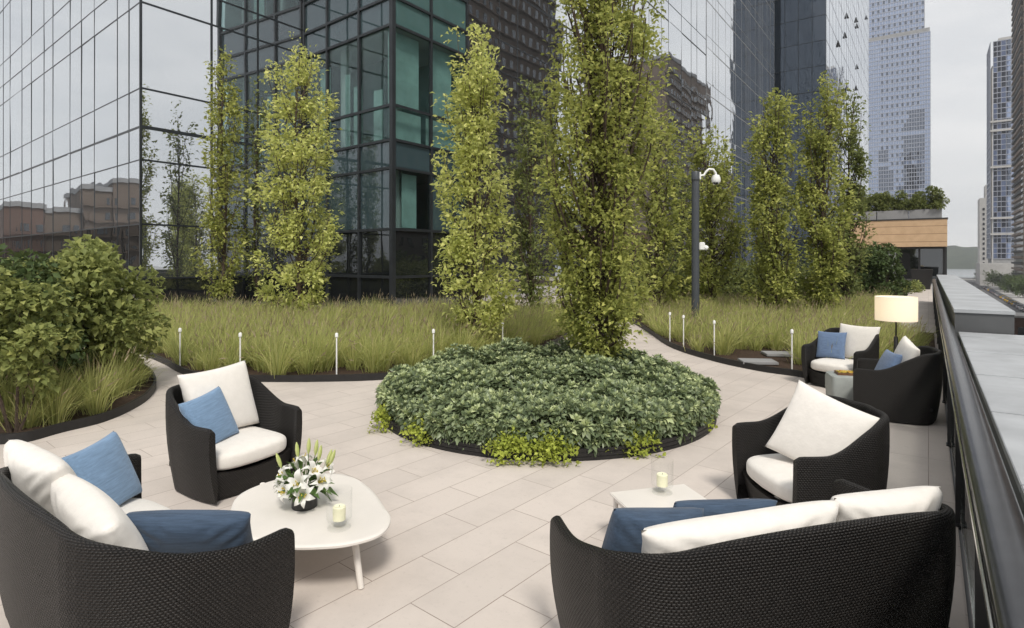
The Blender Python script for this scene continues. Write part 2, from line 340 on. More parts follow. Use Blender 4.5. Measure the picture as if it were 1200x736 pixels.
# handrail on posts with glass infill
rl = empty('railing', (.21, 4, 0), label='dark rounded metal handrail on posts with glass panels beside the parapet', cat='railing')
prof = [(.145 + .07 + .07 * math.copysign(abs(math.cos(a)) ** .7, math.cos(a)), 1.045 + .028 * math.copysign(abs(math.sin(a)) ** .8, math.sin(a))) for a in [2 * math.pi * k / 28 for k in range(28)]]
b = MB(); n = len(prof); v = [(x, y, z) for y in (-3.0, 33.0) for (x, z) in prof]
b.add(v, [(k, n + k, n + (k + 1) % n, (k + 1) % n) for k in range(n)] + [tuple(range(n)), tuple(range(2 * n - 1, n - 1, -1))]); b.build('handrail', M['rail'], rl, smooth=True)
b = MB(); b.tube([(.14, -3, 1.015), (.14, 33, 1.015)], .008, 8); b.build('rail_trim', M['steel'], rl, smooth=True)
for k in range(16):
    y = .95 + 2.3 * k - 2.3
    b = MB(); b.box((.215, y, .505), (.10, .035, 1.01)); b.box((.215, y, .008), (.12, .12, .016)); b.build('post', M['dark_metal'], rl, bevel=.003)
    if k < 15: b = MB(); b.box((.20, y + 1.15, .53), (.012, 2.16, .84)); b.build('glass_panel', M['rail_glass'], rl)
    if k < 15: b = MB(); b.box((.20, y + 1.15, .955), (.02, 2.2, .012)); b.box((.20, y + 1.15, .10), (.02, 2.2, .014)); b.build('glass_channel', M['steel'], rl)

# ------------------------------------------------------------------ buildings
def panel_mesh(P0, d, nrm, s0, s1, z0, z1, tilt):
    a, bb = tilt; hw, hh = (s1 - s0) / 2, (z1 - z0) / 2; D = .03; out = []
    for dep in (0, -D):
        for (s, z) in ((s0, z0), (s1, z0), (s1, z1), (s0, z1)):
            k = dep + a * (s - s0 - hw) + bb * (z - z0 - hh); out.append((P0[0] + d[0] * s + nrm[0] * k, P0[1] + d[1] * s + nrm[1] * k, z))
    return out, [(0, 1, 2, 3), (7, 6, 5, 4), (0, 4, 5, 1), (1, 5, 6, 2), (2, 6, 7, 3), (3, 7, 4, 0)]
def facade(root, P0, d, ss, zs, pick, frame_mat, bar=.07, proud=.05, tilt=.0016, nrm=None, budget=None, hbar=None, skip=(), part='window', stuffname='window'):
    """a glazed wall along d from P0: panes between the lines ss (metres along) and zs (heights), bars on the lines"""
    d = np.array(d, float); d /= np.linalg.norm(d); nrm = np.array(nrm if nrm is not None else (-d[1], d[0]), float)
    if nrm is None: pass
    cells = []
    for i in range(len(ss) - 1):
        for j in range(len(zs) - 1):
            m = pick(i, j, (ss[i] + ss[i + 1]) / 2, (zs[j] + zs[j + 1]) / 2)
            if m is None: continue
            c = np.array([P0[0] + d[0] * ss[i], P0[1] + d[1] * ss[i]]); dist = math.hypot(c[0], c[1]); size = (ss[i + 1] - ss[i]) * (zs[j + 1] - zs[j]) / dist ** 2 * (.3 if zs[j] > EYE + dist * .55 else 1)
            cells.append((size, ss[i], ss[i + 1], zs[j], zs[j + 1], m))
    cells.sort(key=lambda q: -q[0]); rest = {}
    flip = d[0] * nrm[1] - d[1] * nrm[0] > 0          # keep normals outward
    for (_, s0, s1, z0, z1, m) in cells:
        v, f = panel_mesh(P0, d, nrm, s0 + bar * .3, s1 - bar * .3, z0 + bar * .3, z1 - bar * .3, (rng.normal(0, tilt), rng.normal(0, tilt)))
        if flip: f = [q[::-1] for q in f]
        if budget is not None and budget[0] > 0:
            budget[0] -= 1; MB().add(v, f).build(part, m, root)
        else: rest.setdefault(m.name, (m, MB()))[1].add(v, f)
    for m, mb in rest.values(): tag(mb.build(stuffname, m, root), kind='stuff')
    if frame_mat:
        fm = MB(); ang = math.atan2(d[1], d[0]); hb = hbar or bar
        for s in ss: c = np.array(P0[:2]) + d * s + nrm * (proud / 2 - .02); fm.box((c[0], c[1], (zs[0] + zs[-1]) / 2), (bar, proud + .04, zs[-1] - zs[0] + bar), ang)
        for k, z in enumerate(zs):
            c = np.array(P0[:2]) + d * (ss[0] + ss[-1]) / 2 + nrm * (proud / 2 - .022); h = hb * (1.9 if k in skip else 1); fm.box((c[0], c[1], z), (ss[-1] - ss[0], proud + .036, h), ang)
        fm.build('frame', frame_mat, root)

XB = -22.4; CT = at(460, 22.0); XT = CT[0]           # plane of the corner block, corner of the teal block
DL = np.array([-.9974, .0715]); NL = np.array([-.0715, -.9974])
ZL = [0, 1.3, 3.1, 5.4, 6.45, 7.75, 10.75, 11.8, 13.1, 16.1, 17.15, 18.45, 21.45]
# corner block, pale mirror glass
gb = empty('mirror_glass_building', (XB - 8, 14, 0), label='pale mirrored glass building at left reflecting clouds and brick blocks', cat='building')
b = MB(); e0 = np.array([XB - .1, 9.4]) + DL * 0; e1 = np.array([XB - .1, 9.4]) + DL * 40
b.prism([tuple(e0 - NL * 0.08), tuple(e1 - NL * .08), (e1[0], 30), (XB - .1, 30)], 0, 21.6); b.build('wall', M['shadow_core'], gb)
bud = [70]
ssl = [0, 1.15, 2.35, 5.0, 6.7, 8.3, 11.0, 12.55, 14.95, 16.9, 19.6, 21.3, 24, 26, 29, 31, 34, 36, 39.5]
def pk(i, j, s, z): return M['glass_dark'] if z < 3.1 else M['glass_sky']  # low panes darker: the dark reflection is put into the glass colour
facade(gb, (XB, 9.28), DL, ssl, [0, 1.3, 3.2, 5.45, 6.6, 7.95, 10.95, 12.0, 13.3, 16.4, 17.45, 18.8, 21.6], pk, M['frame'], bar=.036, proud=.012, nrm=NL, budget=bud, hbar=.045, skip=(4,), tilt=.003)
bud2 = [30]
facade(gb, (XB, 9.28), (0, 1), [0.0, 2.48, 4.38, 6.55], [0, 1.3, 3.2, 5.45, 6.6, 7.95, 10.95, 12.0, 13.3, 16.4, 17.45, 18.8, 21.6],
       lambda i, j, s, z: M['glass_dark'] if z < 1.3 else M['glass_sky'], M['frame'], bar=.075, proud=.02, nrm=(1, 0), budget=bud2, hbar=.065, skip=(4,))
# teal block
tb = empty('teal_glass_building', (XT - 3, CT[1] + 3, 0), label='dark framed teal glass corner building with square panes behind the trees', cat='building')
M['teal_clear'] = NT('clear_teal_glass').m
def teal_clear():
    t = NT('teal_vision_glass'); co = t.new('TexCoord').outputs['Object']; g = t.new('NewGeometry'); tr = t.new('BsdfTransparent'); rp = t.ramp(g.outputs['Random Per Island'], [(0, (.74, .83, .82)), (1, (.86, .92, .915))]); t.ln(rp.outputs[0], tr.inputs[0])
    gl = t.new('BsdfGlossy'); gl.inputs[0].default_value = (.85, .95, .95, 1); gl.inputs['Roughness'].default_value = .01; t.ln(t.bump(t.noise(co, .35, 2, .4).outputs['Fac'], .008, 1.0), gl.inputs['Normal'])
    fr = t.new('LayerWeight'); fr.inputs[0].default_value = .5; fac = t.math('ADD', t.math('MULTIPLY', t.math('POWER', fr.outputs['Facing'], 3.5), .8), .035); ms = t.new('MixShader'); t.ln(fac, ms.inputs[0]); t.ln(tr.outputs[0], ms.inputs[1]); t.ln(gl.outputs[0], ms.inputs[2]); t.ln(ms.outputs[0], t.out.inputs[0]); return t.m
M['teal_clear'] = teal_clear(); M['interior'] = plain('interior_plaster', (.42, .46, .455), .8, 0, .1, .5); M['interior_teal'] = plain('interior_teal_wall', (.22, .31, .305), .8, 0, .2, .6); M['bright_backing'] = plain('added_bright_backing', (.31, .43, .41), .8, 0, .2, 1.2)
q0 = np.array(CT[:2]) + np.array([-.12, .12]); qi = np.array([XT - 3.2, CT[1] + 2.6])
b = MB(); b.prism([tuple(qi), tuple(q0 + DL * 5.8 + np.array([0, 2.4])), (XB + .25, 19.9), (XT - .1, 19.9), (XT - .1, 19.72), (XT - 3.2, 19.72)], 0, 21.4); b.build('wall', M['interior_teal'], tb)
b = MB(); b.prism([tuple(q0), tuple(q0 + DL * 5.8), (XB + .25, 19.7), (XT - .12, 19.7)], 21.3, 21.5); b.build('roof', M['frame'], tb)
for z0_, z1_ in ((5.45, 6.40), (10.8, 11.75), (16.15, 17.1)):
    b = MB(); b.prism([tuple(q0), tuple(q0 + DL * 5.8), (XB + .25, 19.68), (XT - .12, 19.68)], z0_, z1_); b.build('floor_slab', M['interior'], tb)
for (dx, dy) in ((-.75, .9), (-3.9, 1.0), (-.85, 3.6)): b = MB(); b.tube([(CT[0] + dx, CT[1] + dy, 0.02), (CT[0] + dx, CT[1] + dy, 21.2)], .22, 16); b.build('column', M['interior'], tb, smooth=True)
for (s_, w_, z0_, z1_, right) in ((1.0, 1.7, 6.5, 7.7, 1), (.92, 1.62, 7.8, 10.7, 1), (3.1, 1.9, 6.5, 7.7, 1), (3.05, 1.3, 7.8, 10.7, 1), (1.0, 1.9, 13.2, 16, 1), (1.0, 1.8, 11.9, 13.0, 1), (1.0, .6, 1.0, 3.0, 1), (2.9, 1.3, 12.5, 16, 1), (1.2, .8, 3.2, 5.3, 1), (2.6, .5, 6.5, 9.0, 0), (3.3, .3, 6.5, 9.6, 0), (1.3, .5, 6.6, 8.6, 0), (4.9, .7, 6.5, 10.2, 0), (.5, .35, 3.2, 5.3, 0), (2.5, .9, 12.2, 16, 0)):
    b = MB()
    if right: b.box((CT[0] - .35, CT[1] + s_, (z0_ + z1_) / 2), (.02, w_, z1_ - z0_))
    else: c_ = np.array(CT[:2]) + DL * s_ - NL * .35; b.box((c_[0], c_[1], (z0_ + z1_) / 2), (w_, .02, z1_ - z0_))
    b.build('bright_backing', M['bright_backing'], tb)  # panels added behind the glass to catch daylight and brighten the teal
def zb_clear(j): return j not in (6, 7, 9, 10)
def pk_left(i, j, s, z):
    if z < 3.1: return M['glass_dark']
    if j in (3, 2): return M['glass_slate']
    if j >= 7: return M['teal_clear'] if zb_clear(j) else M['glass_slate']
    return M['teal_clear'] if j in (4, 5) else M['glass_slate']
def pk_right(i, j, s, z):
    if z < 3.1: return M['glass_dark']
    if j == 2 and i == 1: return M['glass_slate']
    return M['glass_slate'] if j == 3 else M['glass_teal'] if not zb_clear(j) else M['teal_clear']
bud3 = [100]
facade(tb, CT, DL, [0, 2.0, 4.2, 5.95], ZL, pk_left, M['frame'], bar=.11, proud=.08, nrm=NL, budget=bud3, hbar=.10)
facade(tb, CT, (0, 1), [0, 2.05, 4.3], ZL, pk_right, M['frame'], bar=.11, proud=.08, nrm=(1, 0), budget=bud3, hbar=.10)
b = MB(); b.box((CT[0] + .03, CT[1] - .03, 10.7), (.17, .17, 21.5)); b.build('corner_post', M['frame'], tb)
b = MB()
for z in (.5, .95, 1.4, 1.85, 2.3, 2.7): b.box((CT[0] - 1.2, CT[1] - .02, z), (1.4, .015, .025), math.atan2(DL[1], DL[0]))
# blind panels are added behind the clear panes; no lights stand there
# long wings towards the river
wa = empty('glass_wing_building', (XT - 5, 36, 0), label='long dark glass wing behind the tall trees reflecting brown brick towers', cat='building')
Y1 = CT[1] + 4.3; Y2 = 53.4; Y3 = 82.0
b = MB(); b.box((XT - 4.15, (Y1 + Y2) / 2, 21), (8, Y2 - Y1 - .1, 42)); b.build('wall', M['shadow_core'], wa)
za = [0, 3.1, 5.4, 7.75, 10.75, 12.2, 14.8, 16.2, 20.3, 21.7, 25.8, 27.2, 31.3, 32.7, 36.8, 42]
sa = [.02]; k = 0
while sa[-1] < Y2 - Y1 - 2: sa.append(sa[-1] + (2.4, 1.5, 2.9)[k % 3]); k += 1
sa[-1] = Y2 - Y1
facade(wa, (XT, Y1), (0, 1), sa, za, lambda i, j, s, z: M['glass_wing'], M['frame'], bar=.035, proud=.01, nrm=(1, 0), budget=[100], hbar=.06, skip=(6, 8, 10, 12), tilt=.003)
wb = empty('residential_wing_building', (XT - 5, 68, 0), label='bright mirrored apartment wing with thin window outlines beyond the glass wing', cat='building')
b = MB(); b.box((XT - 4.15, (Y2 + Y3) / 2, 26), (8, Y3 - Y2 - .1, 52)); b.build('wall', M['shadow_core'], wb)
zb = [0]
while zb[-1] < 50: zb += [zb[-1] + 1.1, zb[-1] + 4.22]
sb = [.02]; k = 0
while sb[-1] < Y3 - Y2 - 2: sb.append(sb[-1] + (1.9, .9, .9, 2.4)[k % 4]); k += 1
sb[-1] = Y3 - Y2
M['thin_line'] = plain('thin_joint', (.26, .27, .28), .5)
facade(wb, (XT + .02, Y2), (0, 1), sb, zb, lambda i, j, s, z: M['glass_wing'] if z < 12 else M['glass_far'], M['thin_line'], bar=.035, proud=.01, nrm=(1, 0), budget=[100], hbar=.05, skip=tuple(range(0, 60, 2)), tilt=.002)
# dark tower
dt = empty('dark_glass_tower', (-20, 110, LOW), label='tall navy glass tower with bright mirrored side and open sash windows', cat='tower')
XD, YD = -10.6, 84.0
b = MB(); b.box((XD - 7.1, YD + 33, 60), (14, 65.8, 150)); b.build('wall', M['shadow_core'], dt)
zd = [LOW + 3.2 * k for k in range(0, 47)]
facade(dt, (XD, YD), (-1, 0), [0, 1.6, 3.2, 4.8, 6.4, 8, 9.6, 11.2, 12.8], zd, lambda i, j, s, z: M['glass_navy'] if z < 140 else None, M['frame'], bar=.05, proud=.03, nrm=(0, -1), budget=[50], hbar=.05, skip=tuple(range(0, 60, 4)))
facade(dt, (XD, YD), (0, 1), [3.25 * k for k in range(21)], zd, lambda i, j, s, z: M['glass_far'], M['mullion'], bar=.045, proud=.02, nrm=(1, 0), budget=[50], hbar=.06, tilt=.001)
for (px, py) in ((992, 18), (1003, 23), (1004, 30), (1015, 20), (990, 41), (982, 51), (1004, 78), (992, 103), (1003, 103)):
    r = ray(px); tt = XD / r[0]; y = r[1] * tt; z = EYE + (HY - py) / FPX * tt
    b = MB(); b.add([(XD + .03, y, z + .5), (XD + .03, y + .5, z + .5), (XD + .3, y, z - .38), (XD + .3, y + .5, z - .38), (XD + .03, y, z - .38), (XD + .03, y + .5, z - .38)], [(0, 2, 4), (1, 5, 3), (0, 1, 3, 2), (2, 3, 5, 4), (4, 5, 1, 0)]); b.build('open_sash', M['shadow_core'], dt)
# blue tower
bt = empty('lavender_glass_tower', (-12, 540, LOW), label='stepped pale blue glass skyscraper with rows of small dark windows', cat='tower')
YB = 527.0; xl = ray(1018)[0] / ray(1018)[1] * YB; xr = ray(1090)[0] / ray(1090)[1] * YB; xs = ray(1083)[0] / ray(1083)[1] * YB; xm = ray(1028)[0] / ray(1028)[1] * YB; wt = xr - xl
b = MB(); b.box(((xl + xr) / 2, YB + 20.2, 78), (wt - .4, 40, 186)); b.box(((xl + xs) / 2 + .5, YB + 22.2, 190), (xs - xl - .6, 36, 46)); b.box(((xl + xs) / 2 - 3, YB + 24, 214), (xs - xl - 8, 30, 34)); b.build('wall', M['concrete2'], bt)
zt = [LOW + 3.1 * k for k in range(60)]; st_ = [0] + [wt * k / 24 for k in range(1, 25)]
def pk_t(i, j, s, z):
    dark = (13 < i < 22 and 10 < z < 112 - 9 * (i < 16)) or (3 < i < 10 and 10 < z < 84 - 14 * (i > 7))  # dark clusters: a mirrored building put into the pane colour
    if dark: return M['glass_tower_dark'] if (i * 7 + j * 3) % 7 else M['glass_tower']
    return M['glass_tower_dark'] if (i % 2 == 1 and j % 2 == 0 and 3 < i < 21) else M['glass_tower']
facade(bt, (xl, YB), (1, 0), st_, zt, pk_t, M['mullion'], bar=.28, proud=.3, nrm=(0, -1), budget=[96], hbar=.5, tilt=.004)
zt2 = [zt[-1] + 3.1 * k for k in range(12)]; facade(bt, (xl, YB + 4), (1, 0), [(xs - xl) * k / 20 for k in range(21)], zt2, lambda i, j, s, z: M['glass_tower_dark'] if i % 2 and j % 2 else M['glass_tower'], M['mullion'], bar=.28, proud=.3, nrm=(0, -1), budget=[4], hbar=.5)
facade(bt, (xr, YB), (0, 1), [0, 8, 16, 24, 32, 40], zt, lambda i, j, s, z: M['glass_tower'], M['mullion'], bar=.28, proud=.3, nrm=(1, 0), budget=[0], hbar=.5)

# right hand residential tower, its slim neighbour, the brown balcony tower and the brick blocks over the street
rt = empty('pale_residential_tower', (40, 520, LOW), label='slim blue grey apartment tower with white bands across the street', cat='tower')
YR = 500.0; x0 = ray(1161)[0] / ray(1161)[1] * YR; x1 = ray(1196)[0] / ray(1196)[1] * YR; xc = ray(1168)[0] / ray(1168)[1] * YR
b = MB(); b.box(((x0 + x1) / 2 + .3, YR + 15.2, 46), (x1 - x0 - .6, 30, 166)); b.build('wall', M['concrete2'], rt)
zr = [LOW + 17 + 3.4 * k for k in range(43)]
facade(rt, (x0 + 1.3, YR), (1, 0), [0, 2, 4, 6.5, 9, 11, 13.5, 15.5, x1 - x0 - 1.3], zr, lambda i, j, s, z: M['glass_tower'] if (i + j // 3) % 3 == 0 or i == 7 else M['glass_tower_dark'], M['mullion'], bar=.25, proud=.25, nrm=(0, -1), budget=[80], hbar=.45)
facade(rt, (x0 - .02, YR + .4), (0, 1), [0, 4, 8, 12, 17, 22, 29], zr, lambda i, j, s, z: M['glass_tower_dark'] if (i + j) % 3 else M['glass_tower'], M['mullion'], bar=.25, proud=.25, nrm=(-1, 0), budget=[0], hbar=.5)
b = MB(); b.box((x0 + .9, YR + .3, 56), (.8, 1.0, 142)); b.build('pier', M['concrete'], rt)
b = MB(); b.box(((x0 + x1) / 2 + 1.5, YR + 14, 138), (x1 - x0 - 5, 26, 18)); b.build('crown', M['concrete'], rt)
for z in (18, 28.5, 62, 86, 92): b = MB(); b.box(((x0 + x1) / 2, YR - .6, z), (x1 - x0 + .6, 1.6, 1.2)); b.build('band', M['concrete'], rt)
b = MB(); b.box(((x0 + x1) / 2 - 2, YR - 6, LOW + 7), (x1 - x0 + 10, 40, 14)); b.build('podium', M['concrete'], rt)
b = MB(); b.box(((x0 + x1) / 2 + 2, YR - 26.2, LOW + 5), (x1 - x0 - 2, .5, 3)); b.build('podium_window', M['dark_window'], rt)
sl = empty('slim_beige_building', (38, 620, LOW), label='narrow beige stone building rising left of the blue grey tower', cat='building')
xa = ray(1148)[0] / ray(1148)[1] * 610; xb2 = ray(1163)[0] / ray(1163)[1] * 610
b = MB(); b.box(((xa + xb2) / 2, 622, 18), (xb2 - xa, 24, 66)); b.box(((xa + xb2) / 2 + 2, 624, 56), (xb2 - xa - 4, 18, 12)); b.build('wall', M['concrete'], sl)
for k in range(14):
    for m in range(3): b = MB(); b.box((xa + 2.6 + 3.6 * m, 609.9, 42 - 4 * k), (1.3, .3, 2.0)); b.build('window', M['dark_window'], sl)
bk = empty('brown_balcony_tower', (48, 420, LOW), label='brown brick tower with stacked dark balconies at the right edge', cat='tower')
YK = 400.0; xk = ray(1188)[0] / ray(1188)[1] * 443
b = MB(); b.box((xk + 3.5, YK + 21.5, 78), (7, 43, 186)); b.build('wall', M['brick_brown'], bk)
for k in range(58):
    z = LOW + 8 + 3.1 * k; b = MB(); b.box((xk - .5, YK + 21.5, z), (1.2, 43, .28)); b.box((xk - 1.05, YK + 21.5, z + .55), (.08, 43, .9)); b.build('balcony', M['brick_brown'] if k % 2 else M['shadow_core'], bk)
b = MB()
for k in range(58):
    for m in range(9): b.box((xk - .02, YK + 3 + 4.6 * m, LOW + 9.6 + 3.1 * k), (.1, 2.6, 1.7))
tag(b.build('window', M['dark_window'], bk), kind='stuff')

def brick_block(name, x0, x1, y0, y1, z1, mat, face, label, arched=False):
    r = empty(name, ((x0 + x1) / 2, (y0 + y1) / 2, LOW), label=label, cat='building'); b = MB(); b.box(((x0 + x1) / 2, (y0 + y1) / 2, (LOW + z1) / 2), (x1 - x0, y1 - y0, z1 - LOW)); b.build('wall', mat, r)
    b = MB(); b.box(((x0 + x1) / 2, (y0 + y1) / 2, z1 + .5), (x1 - x0 + .6, y1 - y0 + .6, 1.0)); b.build('parapet', M['concrete2'], r)
    b = MB(); c = MB(); xf = x0 - .02 if face < 0 else x1 + .02; z = LOW + 3
    while z < z1 - 2.5:
        y = y0 + 1.4
        while y < y1 - 1: b.box((xf, y, z + .9), (.12, .95, 1.5)); y += 2.3
        c.box((xf + .3 * face, (y0 + y1) / 2, z - .35), (.7, y1 - y0, .2)); z += 3.2
    tag(b.build('window', M['dark_window'], r), kind='stuff'); tag(c.build('ledge', mat, r), kind='stuff')
brick_block('brick_apartment_block', 34, 40, 47, 112, 72, M['brick_brown'], -1, 'wide brown brick apartment block mirrored in the dark glass behind the trees')
brick_block('brick_apartment_block', 32, 60, 172, 212, 63, M['brick_brown'], -1, 'brown brick tower mirrored in the glass wing right of the tallest tree')
brick_block('brick_apartment_block', 34, 60, 226, 262, 36, M['brick_red'], -1, 'lower red brick building mirrored in the bright wing near the river')
brick_block('brick_apartment_block', -176, -150, -6.3, .5, 12.2, M['brick_red'], 1, 'low red brick row mirrored at the far left of the pale facade')
brick_block('brick_apartment_block', -176, -150.3, -13.0, -6.4, 11.6, M['brick_brown'], 1, 'low brown brick row mirrored in the middle of the pale facade')
brick_block('brick_apartment_block', -178, -149.6, -17.5, -13.1, 16.6, M['brick_brown'], 1, 'stepped brown brick block mirrored low in the pale facade')
brick_block('brick_apartment_block', -178, -149, -34, -17.6, 18.6, M['brick_brown'], 1, 'tallest brown brick block mirrored beside the corner of the pale facade')

# pavilion at the end of the terrace
t = NT('cedar_boards'); _co = t.new('TexCoord').outputs['Object']; _sp = t.new('SeparateXYZ'); t.ln(_co, _sp.inputs[0])
_w = t.math('MODULO', t.math('ADD', _sp.outputs[2], 50.0), .62); _j = t.math('LESS_THAN', _w, .03); _n = t.noise(_co, 2, 4)
t.bsdf(t.mix(t.ramp(_n.outputs['Fac'], [(.3, (.50, .335, .20)), (.7, (.59, .41, .25))]).outputs[0], (.16, .08, .035), _j), .55); M['tan_wood'] = t.m
pv = empty('terrace_pavilion', (-4, 62, 0), label='low pavilion with tan wood fascia and dark glass at terrace end', cat='pavilion')
xR = 1.2; yP = 57.0
b = MB(); b.box((xR - 3.6, yP + 5, 4.02), (7.2, 10, 2.15)); b.build('fascia', M['tan_wood'], pv)
b = MB(); b.box((xR - 3.6, yP + 5, 5.15), (7.3, 10.1, .1)); b.build('roof', M['dark_metal'], pv)
b = MB(); b.box((xR - 3.6, yP + 6, 1.45), (6.8, 8, 2.9)); b.build('wall', M['shadow_core'], pv)
facade(pv, (xR - 6.6, yP + 1.2), (1, 0), [0, 1.6, 3.2, 4.8, 6.4], [.05, 2.85], lambda i, j, s, z: M['glass_dark'], M['dark_metal'], bar=.14, proud=.05, nrm=(0, -1), budget=[8])
b = MB(); b.box((xR - .07, yP + 1.2, 1.45), (.14, .3, 2.9)); b.build('corner_post', M['dark_metal'], pv)
gp = empty('grey_garden_wall', (-2.6, 46, 0), label='short grey wall end with climbing plant in front of the pavilion', cat='wall')
b = MB(); b.box((-2.35, 44.5, 1.35), (1.3, .3, 2.7)); b.build('wall', M['concrete2'], gp, bevel=.01)
for k in range(3):
    pl = empty('roof_planter', (xR - 1.4 - 2.2 * k, yP + .6, 5.2), label='grey box planter on pavilion roof, ' + ('at the river end', 'in the middle', 'farthest from the river')[k], cat='planter', group='planters on the pavilion roof')
    b = MB(); b.box((xR - 1.4 - 2.2 * k, yP + .7, 5.56), (2.14, .9, .72)); b.build('box', M['concrete2'], pl, bevel=.01)
    b = MB(); b.box((xR - 1.4 - 2.2 * k, yP + .7, 5.93), (2.02, .8, .02)); b.build('soil', M['soil'], pl)

# ------------------------------------------------------------------ vegetation
def leaves_mesh(pos, dirs, L, Wd, fold=.25, droop=.2):
    """folded diamond leaves: pos (n,3), unit dirs (n,3), lengths (n), widths (n)"""
    n = len(pos); up = rng.normal(0, .55, (n, 3)) + np.array([0, 0, 1.0]); side = np.cross(dirs, up); side /= np.linalg.norm(side, axis=1)[:, None] + 1e-9
    nor = np.cross(side, dirs); L = L[:, None]; Wd = Wd[:, None]
    base = pos; tip = pos + dirs * L - nor * L * droop; mid = pos + dirs * L * .5; a = mid + side * Wd * .5 + nor * Wd * fold; c = mid - side * Wd * .5 + nor * Wd * fold
    v = np.stack([base, a, tip, mid, c], 1).reshape(-1, 3); k = np.arange(n)[:, None] * 5
    q = np.concatenate([k + np.array([[0, 1, 2, 3]]), k + np.array([[0, 3, 2, 4]])]); return v, q
def unit(a): return a / (np.linalg.norm(a, axis=-1, keepdims=True) + 1e-9)

def tree(name, base, h, R, label, mat, group, limbs=70, per=110, leaf=.11, spread=.13, bot=.1, seed=1, trunk_r=.07, spires=5, shape=1.0):
    r = np.random.default_rng(seed); root = empty(name, base, label=label, cat='tree', group=group); tm = MB()
    wob = lambda z: np.array([.05 * math.sin(z * 1.1 + seed), .05 * math.cos(z * .9 + 2 * seed), z])
    tm.tube([wob(h * .93 * k / 9) for k in range(10)], [trunk_r * (1 - .85 * k / 9) for k in range(10)], 8)
    def prof(u):                                     # crown radius at relative height u
        lo = min(1, max(0, (u - bot * .5) / .07)) ** .5; hi = max(0, 1 - ((u - .30) / .72) ** 2 if u > .30 else 1) ** .62; return R * lo * (hi * shape + .06)
    P = []; D = []
    for k in range(limbs):
        f = (k + r.random()) / limbs; z0 = h * (bot * .7 + (.80 - bot) * f ** 1.15); az = r.random() * 6.283; z1 = min(h * (1.0 if r.random() < .12 else .985), z0 + h * r.uniform(.10, .24))
        z1 = z0 + (z1 - z0) * (.35 + .65 * min(1, f / .22)); re = prof((z0 + z1) / 2 / h) * r.uniform(.28, 1.08)
        if spires and k % max(1, limbs // spires) == 0 and f > .35: z1 = min(h * 1.0, z1 + h * .1); re *= 1.05
        a = np.array([math.cos(az), math.sin(az), 0]); p0 = wob(z0); pts = [p0 + a * re * (1 - (1 - s) ** 2.0) + np.array([0, 0, (z1 - z0) * s ** 1.15]) for s in np.linspace(0, 1, 6)]
        tm.tube(pts, [trunk_r * .34 * (1 - f * .5) * (1 - .8 * s) + .003 for s in np.linspace(0, 1, 6)], 4, cap=False)
        n = int(per * r.uniform(.65, 1.35) * (1.15 - .35 * f)); s = r.random(n) ** .75 * .98 + .04; i = np.minimum((s * 5).astype(int), 4); fr = (s * 5 - i)[:, None]; pa = np.array(pts)
        c = pa[i] * (1 - fr) + pa[np.minimum(i + 1, 5)] * fr
        tw = unit(r.normal(0, 1, (n // 9 + 1, 3)) + a * .6 + np.array([0, 0, .35]))[r.integers(0, n // 9 + 1, n)] * (r.random(n) ** .7 * spread * 2.1)[:, None]
        P.append(c + tw + r.normal(0, spread * .22, (n, 3))); D.append(unit(tw * 3 + r.normal(0, .5, (n, 3)) + a * .35 + np.array([0, 0, .05])))
    n = int(per * 1.2); zz = r.uniform(.82, 1.0, n) * h; P.append(np.stack([wob(z) for z in zz]) * [1, 1, 1] + r.normal(0, 1, (n, 3)) * [spread * .7, spread * .7, .05]); D.append(unit(r.normal(0, .7, (n, 3)) + [0, 0, .5]))
    P = np.concatenate(P); D = np.concatenate(D); kq = 0
    for _ in range(4): w_ = r.normal(0, 1, 3); w_ = w_ / np.linalg.norm(w_) * r.uniform(5, 11) / (.6 + R * .4); kq = kq + np.sin(P @ w_ + r.random() * 6.28)
    keep = (kq > -.75 + .5 * r.random(len(P))) | (r.random(len(P)) < .12); P = P[keep]; D = D[keep]
    L = leaf * r.uniform(.45, 1.35, len(P)); v, q = leaves_mesh(P, D, L, L * r.uniform(.5, .7, len(P)))
    tm.build('trunk', M['bark'], root, smooth=True, world=False); link('crown', mesh_np('crown', v, q), mat, root)
    return root
GT = 'upright hornbeam trees on the terrace'
def T(px, t): p = at(px, t); return (p[0], p[1], .05)
def top(py, t): return EYE + (HY - py) / FPX * t
tree('hornbeam_tree', T(262, 19.6), top(58, 19.6), .80, 'slender pale columnar tree nearest the corner of the mirrored facade', M['leaf'], GT, 60, 150, .13, .14, .06, 11, .06, 4, .8)
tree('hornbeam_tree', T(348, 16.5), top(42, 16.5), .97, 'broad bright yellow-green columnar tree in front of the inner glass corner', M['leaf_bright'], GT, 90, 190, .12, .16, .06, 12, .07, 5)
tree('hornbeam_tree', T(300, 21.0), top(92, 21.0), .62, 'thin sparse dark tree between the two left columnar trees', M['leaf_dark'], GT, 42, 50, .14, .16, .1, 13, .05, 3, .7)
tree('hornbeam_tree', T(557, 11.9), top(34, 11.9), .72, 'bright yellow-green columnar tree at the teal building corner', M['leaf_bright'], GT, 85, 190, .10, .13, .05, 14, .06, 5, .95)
tree('hornbeam_tree', T(622, 16.5), top(100, 16.5), .7, 'darker green tree just behind the bright tree by the teal corner', M['leaf_dark'], GT, 70, 100, .12, .16, .06, 15, .06, 4, .9)
tree('hornbeam_tree', T(704, 9.1), 9.6, .73, 'tallest columnar tree rising from the round planter', M['leaf'], GT, 190, 300, .078, .15, .04, 16, .085, 6, 1.1)
tree('hornbeam_tree', T(768, 19.5), top(120, 19.5), .75, 'green tree directly behind the right side of the tallest tree', M['leaf'], GT, 70, 100, .15, .2, .05, 17, .07, 4)
